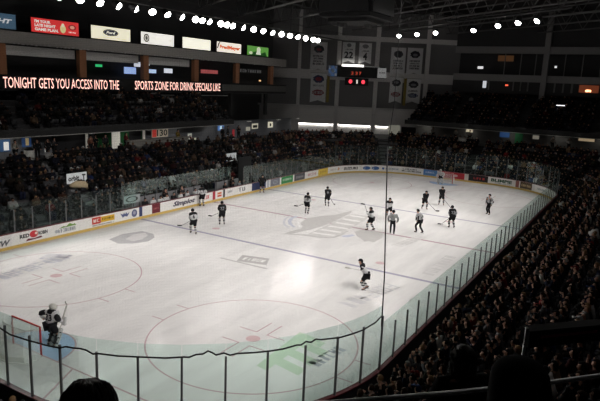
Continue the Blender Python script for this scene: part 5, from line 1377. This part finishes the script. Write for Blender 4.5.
# low wall behind the benches and a pale panel with a ring mark
for x0, x1, lab in ((-8.3, .3, 'pale grey low wall behind the long players bench'), (2.1, 5.7, 'pale grey low wall behind the shorter players bench')):
    o = obj('bench_wall', box_bm(((x0 + x1) / 2, 14.575, .68), (x1 - x0, .05, 1.38)), mat('bench_wall_grey', (.20, .20, .21), .7, .2)); tag(o, lab, 'low wall', 'walls behind the benches')
    k = 0
    while x0 + .1 + 1.2 * k < x1: obj('upright', box_bm((x0 + .1 + 1.2 * k, 14.535, .69), (.06, .03, 1.36)), M_DARK, o); k += 1
o = obj('ring_sign', box_bm((-9.6, 13.22, 1.68), (1.7, .03, .62)), mat('panel_pale', (.30, .33, .33), .6, .2)); tag(o, 'pale grey panel with a dark oval ring behind the glass beside the bench', 'panel')
me = bpy.data.meshes.new('ring_mark'); n = 28
me.from_pydata([(-9.6 + .62 * f * math.cos(2 * PI * k / n), 13.2, 1.68 + .22 * f * math.sin(2 * PI * k / n)) for f in (1, .72) for k in range(n)], [], [(k, (k + 1) % n, n + (k + 1) % n, n + k) for k in range(n)])
link('ring_mark', me, o, mat('ink_black'))
for sx in (-.8, .8): obj('panel_leg', box_bm((-9.6 + sx, 13.24, .69), (.04, .03, 1.38)), M_DARK, o)
# black sheet put where the gap in the glass is only dark
o = obj('dark_gap_sheet', box_bm((6.9, 14.72, 1.9), (2.2, .12, 3.0), None), M_BLACK); tag(o, 'tall black sheet added for the dark gap behind the navy board panel', 'dark sheet')

# sign boards among the opposite crowd
def crowd_board(x0, x1, y, z0, z1, label, items, ledge):
    e = empty('sign_board', ((x0 + x1) / 2, y, z0), 0, label, 'sign board'); w, h = x1 - x0, z1 - z0
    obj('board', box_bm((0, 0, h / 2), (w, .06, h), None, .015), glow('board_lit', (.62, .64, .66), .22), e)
    for s, u, ww, hh, m in items:
        t = link('lettering', text_fit(s, ww, hh, .04), e, m); t.rotation_euler = (PI / 2, 0, 0); t.location = (u, -.04, h * .5)
    for sx in (-1, 1): obj('post', box_bm((sx * (w / 2 - .1), .0, -.65), (.06, .06, 1.3)), M_DARK, e)
    if ledge:
        bm = bmesh.new()
        add_tube(bm, [(-w / 2 + .1, -.25, -.12), (-w * .15, -.3, -.05), (w * .2, -.3, -.15), (w * .45, -.25, -.42), (w * .62, -.2, -.62)], [.14, .28, .30, .22, .06], 12)
        obj('tan_cover', bm, mat('cover_tan', (.50, .40, .26), .8, .1), e, True)
crowd_board(-12.15, -10.3, 17.5, 2.62, 3.42, 'white sign board with dark letters over a tan cover in the opposite stand', (('orbit', -.3, 1.0, .42, mat('ink_black')), ('T', .62, .35, .5, mat('ink_black'))), True)
crowd_board(7.4, 9.1, 17.5, 2.55, 3.4, 'smaller pale sign board with a bright lamp in the opposite stand', (('~6', 0, 1.2, .3, mat('ink_grey')),), False)
tag(obj('bright_lamp', box_bm((8.3, 17.4, 2.42), (1.0, .16, .14)), glow('lamp_hot', (1, .98, .92), 4)), 'bright white lamp below the smaller sign board in the opposite stand', 'lamp')
# equipment by the near side glass
o = obj('equipment_case', box_bm((0.6, -13.85, .40), (1.6, .7, .8), None, .03), mat('case_grey', (.20, .21, .21), .6, .3)); tag(o, 'grey case standing beside the side glass near the red seats', 'case')
for k in range(2): obj('latch', box_bm((.2 + .8 * k, -14.21, .6), (.12, .03, .1)), M_BLADE, o)

# ------------------------------------------------------------------ near upper stand with the backs of three spectators
ND = 12.3
prof = [(10.4, 6.6), (10.4, 7.1), (11.12, 7.1), (11.12, 7.46), (12.1, 7.46), (12.1, 8.06)]
for i in range(5):
    d = 12.72 + .85 * i; z = 8.36 + .30 * i
    prof += [(d, prof[-1][1]), (d, z)]
prof += [(17.4, prof[-1][1]), (17.4, 6.6)]
struct(obj('floor_upper_stand_near', sweep_bm(prof, CUM[5] - 8, CUM[6] + 9, close_prof=True), M_CONC))
def s_near(x, y):
    best = min(np.arange(CUM[5] - 6, CUM[6] + 9, .02), key=lambda s: (ring(s, 13.5)[0] - x) ** 2 + (ring(s, 13.5)[1] - y) ** 2); return best
recs = []
for d, z in ((11.55, 7.46), (13.15, 8.36), (14.0, 8.66)):
    s = CUM[5] - 7
    while s < CUM[6] + 8:
        s += .56 * CR / (CR + d) if CUM[5] < s < CUM[6] else .56
        x, y, nx, ny = ring(s, d); recs.append((x, y, z, math.atan2(-ny, -nx)))
tag(quad_boxes('stand_seating', recs, [((.0, 0, .40), (.42, .46, .06)), ((-.24, 0, .60), (.05, .46, .40)), ((-.1, 0, .19), (.06, .06, .38))], M_SEAT), 'dark folding seats of the near upper stand', 'seats', kind='stuff')
PED = bpy.data.meshes
# guard rails
S0, S1 = CUM[5] - 5, CUM[6] + 6
def ring_tube(s0, s1, d, z, r, n=8):
    return tube_bm([(ring(s, d)[0], ring(s, d)[1], z) for s in s_points(s0, s1, .35)], r, n)
g = empty('guard_rail', ring(CUM[5] + 6.6, 12.4)[:2] + (8.06,), 0, 'thin grey metal rail along the front of the near upper stand', 'rail')
def rel(o_): 
    o_.parent = g; o_.matrix_parent_inverse = Matrix.Translation(-g.location); return o_
rel(obj('top_bar', ring_tube(S0, S1, 12.4, 8.95, .018), mat('rail_grey', (.8, .8, .82), .3, .6, .7), None, True))
k = 0; s = S0 + .2
while s < S1:
    x, y, _, _ = ring(s, 12.4)
    if not (5.6 < s - CUM[5] < 8.2): rel(obj('post', tube_bm([(x, y, 8.06), (x, y, 8.95)], .016, 6), M_DARK))
    s += 1.3 * CR / (CR + 12.4)
BP = [(-36.183, -19.700, 9.335), (-35.707, -20.138, 9.325), (-35.10, -20.66, 9.325)]
br = empty('aisle_guard', (-36.18, -19.70, 8.06), 0, 'black padded guard bar with a maroon stripe beside the hooded spectator', 'guard bar')
lb = lambda p, dz=0, dn=0: (p[0] + 36.18, p[1] + 19.70, p[2] - 8.06 + dz)
bm = bmesh.new()
for a, b in zip(BP, BP[1:]):
    A, B = Vector(lb(a)), Vector(lb(b)); d = B - A
    add_box(bm, (A + B) / 2, (d.length + .02, .10, .125), Matrix.Rotation(math.atan2(d.y, d.x), 3, 'Z'))
obj('padded_bar', bm, M_BLACK, br)
bm = bmesh.new()
for a, b in zip(BP, BP[1:]):
    A, B = Vector(lb(a)), Vector(lb(b)); d = B - A; n = Vector((d.y, -d.x, 0)).normalized()
    if n.dot(Vector(CAM_P) - Vector(a)) < 0: n = -n
    add_box(bm, (A + B) / 2 + n * .052 + Vector((0, 0, .015)), (d.length - .16, .004, .022), Matrix.Rotation(math.atan2(d.y, d.x), 3, 'Z'))
obj('stripe', bm, mat('stripe_maroon', (.6, .08, .2), .6, .2), br)
obj('white_post', tube_bm([lb((BP[0][0], BP[0][1], 8.065)), lb((BP[0][0], BP[0][1], 9.40))], .012, 6), mat('post_white', (.92, .92, .92), .3, .8, .6), br)
obj('end_post', tube_bm([lb((BP[2][0], BP[2][1], 8.065)), lb((BP[2][0], BP[2][1], 9.3))], .02, 6), M_DARK, br)

def strand_cap(c, r, lo, m, parent, seed, n=420, length=.13):
    """hair: many short locks combed over the skull"""
    rr = random.Random(seed); bm = bmesh.new()
    ax0 = Vector((-.45, 0, -1)).normalized()
    for k in range(n):
        z = rr.uniform(lo, 1); t = rr.uniform(0, 2 * PI); q = math.sqrt(max(0, 1 - z * z))
        nrm = Vector((q * math.cos(t), q * math.sin(t), z))
        if nrm.x > .45 and nrm.z < .35: continue
        dn = (ax0 + Vector((rr.uniform(-.3, .3), rr.uniform(-.3, .3), 0))); pts = []
        if nrm.cross(dn).length < .05: continue
        rot = Matrix.Rotation(length / .115 / 3, 3, nrm.cross(dn).normalized()); m3 = nrm.copy()
        for i_, e_ in enumerate((.985, 1.045, 1.045, .99)):
            pts.append(c + Vector((m3.x * r[0], m3.y * r[1], m3.z * r[2])) * e_); m3 = rot @ m3
        if lo < -.4: pts += [pts[-1] + Vector((-.01, 0, -.09)), pts[-1] + Vector((-.015, 0, -.19))]
        add_tube(bm, pts, [.006, .009, .009] + [.006] * (len(pts) - 4) + [.002], 4)
    return obj('hair_lock', bm, m, parent, True)
M_HAIR = mat('dark_hair', (.012, .009, .008), .55, .3); M_COAT = mat('dark_coat', (.010, .010, .011), .9, .1)
def near_person(top, head_yaw, label, kind):
    zf = None
    d = math.hypot(top[0] + (HL - CR), top[1] + (HW - CR)) - CR
    fl = 7.46 if d < 12.2 else 8.66
    J = seated(.03, 'lap'); sc = (top[2] - fl) / (1.375 + (.02 if kind != 'hood' else .05))
    o = link('person', body_mesh(J, 2), None, M_SKIN); hx = (J['face'][0] - .01) * sc
    o.location = (top[0] - hx * math.cos(head_yaw), top[1] - hx * math.sin(head_yaw), fl + .004); o.rotation_euler = (0, 0, head_yaw); o.scale = (sc,) * 3
    tag(o, label, 'person', 'spectators right below the camera')
    link('coat', jacket_mesh(J, 2, .045 if kind != 'hood' else .06), o, M_COAT); link('trousers', trousers_mesh(J, 2), o, M_COAT)
    c = Vector(J['face']) + Vector((-.012, 0, .02))
    if kind == 'hood':
        hd = skin({'t': (tuple(c + Vector((-.015, 0, .115))), (.085, .08)), 'a': (tuple(c + Vector((-.01, 0, .05))), (.135, .13)), 'b': (tuple(c + Vector((-.03, 0, -.06))), (.14, .135)), 'c': (tuple(c + Vector((-.05, 0, -.17))), (.15, .16)), 'd': (tuple(c + Vector((-.06, 0, -.26))), (.15, .20))}, [('t', 'a'), ('a', 'b'), ('b', 'c'), ('c', 'd')], 2, 'hood')
        link('hood', hd, o, M_COAT)
    else:
        hm = hair_mesh(J, 'short' if kind == 'short' else 'long', 24)
        h = link('hair', hm, o, M_HAIR)
        if kind == 'short':
            strand_cap(c + Vector((0, 0, .008)), (.118, .106, .122), -.35, M_HAIR, h, 4)
        else: strand_cap(c + Vector((0, 0, .008)), (.118, .106, .122), -.5, M_HAIR, h, 9, 420, .30)
    return o
near_person((-39.06, -18.65, 9.94), .75, 'back of a dark haired head at the bottom left edge', 'short')
near_person((-37.99, -19.93, 10.03), .75, 'broad dark hooded spectator seen from behind beside the guard bar', 'hood')
near_person((-35.55, -19.14, 8.86), .75, 'long haired dark spectator left of the hooded one', 'long')

# ------------------------------------------------------------------ roof steel, lamps
bmt = []
TA = math.radians(-124); td = Vector((math.cos(TA), math.sin(TA), 0)); tn = Vector((-td.y, td.x, 0))
for k, off in enumerate((-27, -20.5, -14, -7.5, -1, 5.5, 12, 18.5, 25, 31.5, 38)):
    c = Vector((8, 4, 0)) + tn * off; bm = bmesh.new()
    def ends(h, z):
        return [c + td * t + Vector((0, 0, z)) for t in (-h, h)]
    H = 32
    lim = lambda p: abs(p.x) < 54 and abs(p.y) < 31.8
    ts = [t for t in np.arange(-60, 60, 1.5) if lim(c + td * t)]
    if len(ts) < 4: continue
    a, b = c + td * ts[0], c + td * ts[-1]
    up, dn = Vector((0, 0, 21.3)), Vector((0, 0, 19.3))
    add_tube(bm, [a + up, b + up], .10, 6); add_tube(bm, [a + dn, b + dn], .10, 6)
    for i, (t0, t1) in enumerate(zip(ts, ts[1:])):
        p, q = c + td * t0, c + td * t1
        add_tube(bm, [p + (up if i % 2 else dn), q + (dn if i % 2 else up)], .05, 5)
    o = struct(obj('beam_%d' % (k + 1), bm, mat('roof_steel', (.10, .098, .10), .7, .2)))
for k, y in enumerate((-24, -8, 8, 24)):
    bm = bmesh.new(); add_tube(bm, [(-52, y, 21.6), (53, y, 21.6)], .12, 6); struct(obj('beam_%d' % (20 + k), bm, mat('roof_steel')))
# centre-hung scoreboard seen from below, dark
cs = empty('hanging_scoreboard', (1.2, .2, 15.7), 0, 'big dark scoreboard hanging from the roof over center ice', 'scoreboard')
obj('frame', box_bm((0, 0, .45), (4.2, 4.2, .3)), M_BLACK, cs); obj('lower_ring', box_bm((0, 0, .12), (3.2, 3.2, .25)), M_BLACK, cs)
for k in range(4):
    a = k * PI / 2; obj('screen', box_bm((2.15 * math.cos(a), 2.15 * math.sin(a), 2.1), (.18, 3.9, 2.9), Matrix.Rotation(a, 3, 'Z')), mat('screen_off', (.02, .02, .022), .3, .3), cs)
    b = a + PI / 4; obj('hanger', tube_bm([(1.9 * math.cos(b), 1.9 * math.sin(b), 3.4), (1.9 * math.cos(b), 1.9 * math.sin(b), 6.2)], .03, 6), M_DARK, cs)
for k, (dx, dy) in enumerate(((-1.0, 1.2), (-.2, 1.0), (.9, -.6))): obj('loudspeaker', box_bm((dx, dy, -.12), (.5, .4, .3)), mat('speaker_grey', (.07, .07, .07)), cs)

LENS = glow('lamp_lens', (1.0, .97, .92), 26.0)
LPX = [(-9.23 - 2.03 * k, 21.5, 17.0) for k in range(10)]      # the row goes on towards the camera, above the picture
LP = [(-7.2 + 2.03 * k, 21.5, 17.0) for k in range(8)] + [(8.05, 21.5, 17.0), (9.2, 21.5, 17.0), (11.1, 21.5, 17.0), (12.18, 21.5, 17.0), (13.26, 21.5, 17.0)] + [(15.22 + 2.01 * k, 21.5, 17.0) for k in range(9)] + [(32.6, 21.5, 17.0)]
LRr = [(26.27, 6.81), (24.52, 3.93), (22.92, 1.23), (20.58, -3.51), (16.66, -6.81), (14.44, -9.02), (13.15, -10.8)]
def lamp_mesh():
    bm = bmesh.new(); add_tube(bm, [(0, 0, .0), (0, 0, .12), (0, 0, .34), (0, 0, .52)], [.28, .30, .24, .14], 18); 
    return bm
def arena_lamp(p, aim, label, group, power, cone, first={}):
    d = (Vector(aim) - Vector(p)).normalized(); q = d.to_track_quat('-Z', 'Y')
    e = empty('arena_light', p, 0, label, 'arena light', group); e.rotation_euler = q.to_euler()
    if not first:
        bm = lamp_mesh(); me = bpy.data.meshes.new('housing'); bm.to_mesh(me); bm.free(); me.materials.append(M_DARK)
        bm = bmesh.new(); add_tube(bm, [(0, 0, .06), (0, 0, -.02), (0, 0, -.10), (0, 0, -.15)], [.25, .25, .18, .06], 20); ml = bpy.data.meshes.new('lens'); bmesh.ops.recalc_face_normals(bm, faces=bm.faces); bm.to_mesh(ml); bm.free(); ml.materials.append(LENS)
        first['h'], first['l'] = me, ml
    link('housing', first['h'], e); link('lens', first['l'], e)
    if 'opposite' in group: e.scale = (1.3, 1.3, 1.3)
    l = bpy.data.lights.new('arena_spot', 'SPOT'); l.energy = power; l.spot_size = math.radians(cone); l.spot_blend = .6; l.shadow_soft_size = .30; l.color = (1.0, .965, .925)
    lo = bpy.data.objects.new('arena_spot', l); COL.objects.link(lo); lo.location = Vector(p) + d * .06; lo.rotation_euler = q.to_euler()
aims = random.Random(11)
PW = 11000
for k, p in enumerate(LP):
    t = k / (len(LP) - 1)
    aim = (-19 + 44 * ((k * 7) % 23) / 22, aims.choice((-6, -1, 4)), 0)
    arena_lamp(p, aim, '%s lamp from the camera end in the long row over the opposite stand' % ('nearest' if k == 0 else nth(k + 1)), 'lamps over the opposite stand', PW, 52)
for k, p in enumerate(LRr):
    arena_lamp((p[0], p[1], 17.0), (p[0] * .5 - 5, -1 + aims.uniform(-4, 4), 0), '%s lamp from the banners in the roof row over the far half' % nth(k + 1), 'lamps over the far half', PW * .3, 66)
for k, p in enumerate(LPX):
    arena_lamp(p, (-26 + 1.6 * k, -3 + 2 * (k % 4), 0), 'arena lamp in the camera end of the row over the opposite stand', 'camera end lamps over the opposite stand', PW * .95, 58)
# the matching row over the near long side (out of the picture)
for k in range(12):
    arena_lamp((-30 + 5.2 * k, -21.5, 18.6), (-24 + 4.4 * k, 1, 0), 'arena lamp in the row over the packed stand', 'lamps over the packed stand', PW * (1.35 if k < 5 else .95), 56)
for y, z, n in ((21.9, 17.62, 'catwalk'), (-21.9, 19.2, 'catwalk')):
    o = obj(n, box_bm((6, y, z), (92, .7, .10)), M_DARK); tag(o, 'dark steel catwalk carrying the lamp row over the %s stand' % ('opposite' if y > 0 else 'packed'), 'catwalk')
    for sy in (-.33, .33): obj('handrail', tube_bm([(-40, y + sy, z + 1.0), (52, y + sy, z + 1.0)], .025, 6), M_DARK, o)
    for k in range(12): obj('hanger', tube_bm([(-38 + 8 * k, y, z), (-38 + 8 * k, y, 22.0)], .03, 6), M_DARK, o)
for k, (x, y) in enumerate(LRr):
    pass
bm = bmesh.new(); A, B = Vector((28.5, 9.9, 17.75)), Vector((11.0, -13.7, 17.75)); add_tube(bm, [A, B], .09, 8)
o = obj('light_truss', bm, M_DARK); tag(o, 'dark roof pipe carrying the lamp row over the far half', 'pipe')
for t in (.05, .5, .95): obj('hanger', tube_bm([A.lerp(B, t), A.lerp(B, t) + Vector((0, 0, 4.2))], .03, 6), M_DARK, o)

# ------------------------------------------------------------------ world, camera, colour management
w = bpy.data.worlds.new('arena_air'); scene.world = w; w.use_nodes = True
w.node_tree.nodes['Background'].inputs['Color'].default_value = (.9, .95, 1, 1); w.node_tree.nodes['Background'].inputs['Strength'].default_value = .002
cam = bpy.data.cameras.new('camera'); co = bpy.data.objects.new('camera', cam); COL.objects.link(co)
cam.sensor_width = 36; cam.lens = CAM_F / 600 * 36; cam.clip_start = .05; cam.clip_end = 300
co.matrix_world = Matrix.Translation(CAM_P) @ Matrix((AX_R, AX_U, -AX_F)).transposed().to_4x4()
scene.camera = co
scene.view_settings.view_transform = 'Standard'; scene.view_settings.look = 'None'; scene.view_settings.exposure = 0; scene.view_settings.gamma = 1
scene.view_settings.use_curve_mapping = False
scene.cycles.transparent_max_bounces = 32
scene.cycles.max_bounces = 6; scene.cycles.diffuse_bounces = 4; scene.cycles.glossy_bounces = 3
scene.cycles.use_denoising = True
scene.cycles.sample_clamp_indirect = 4
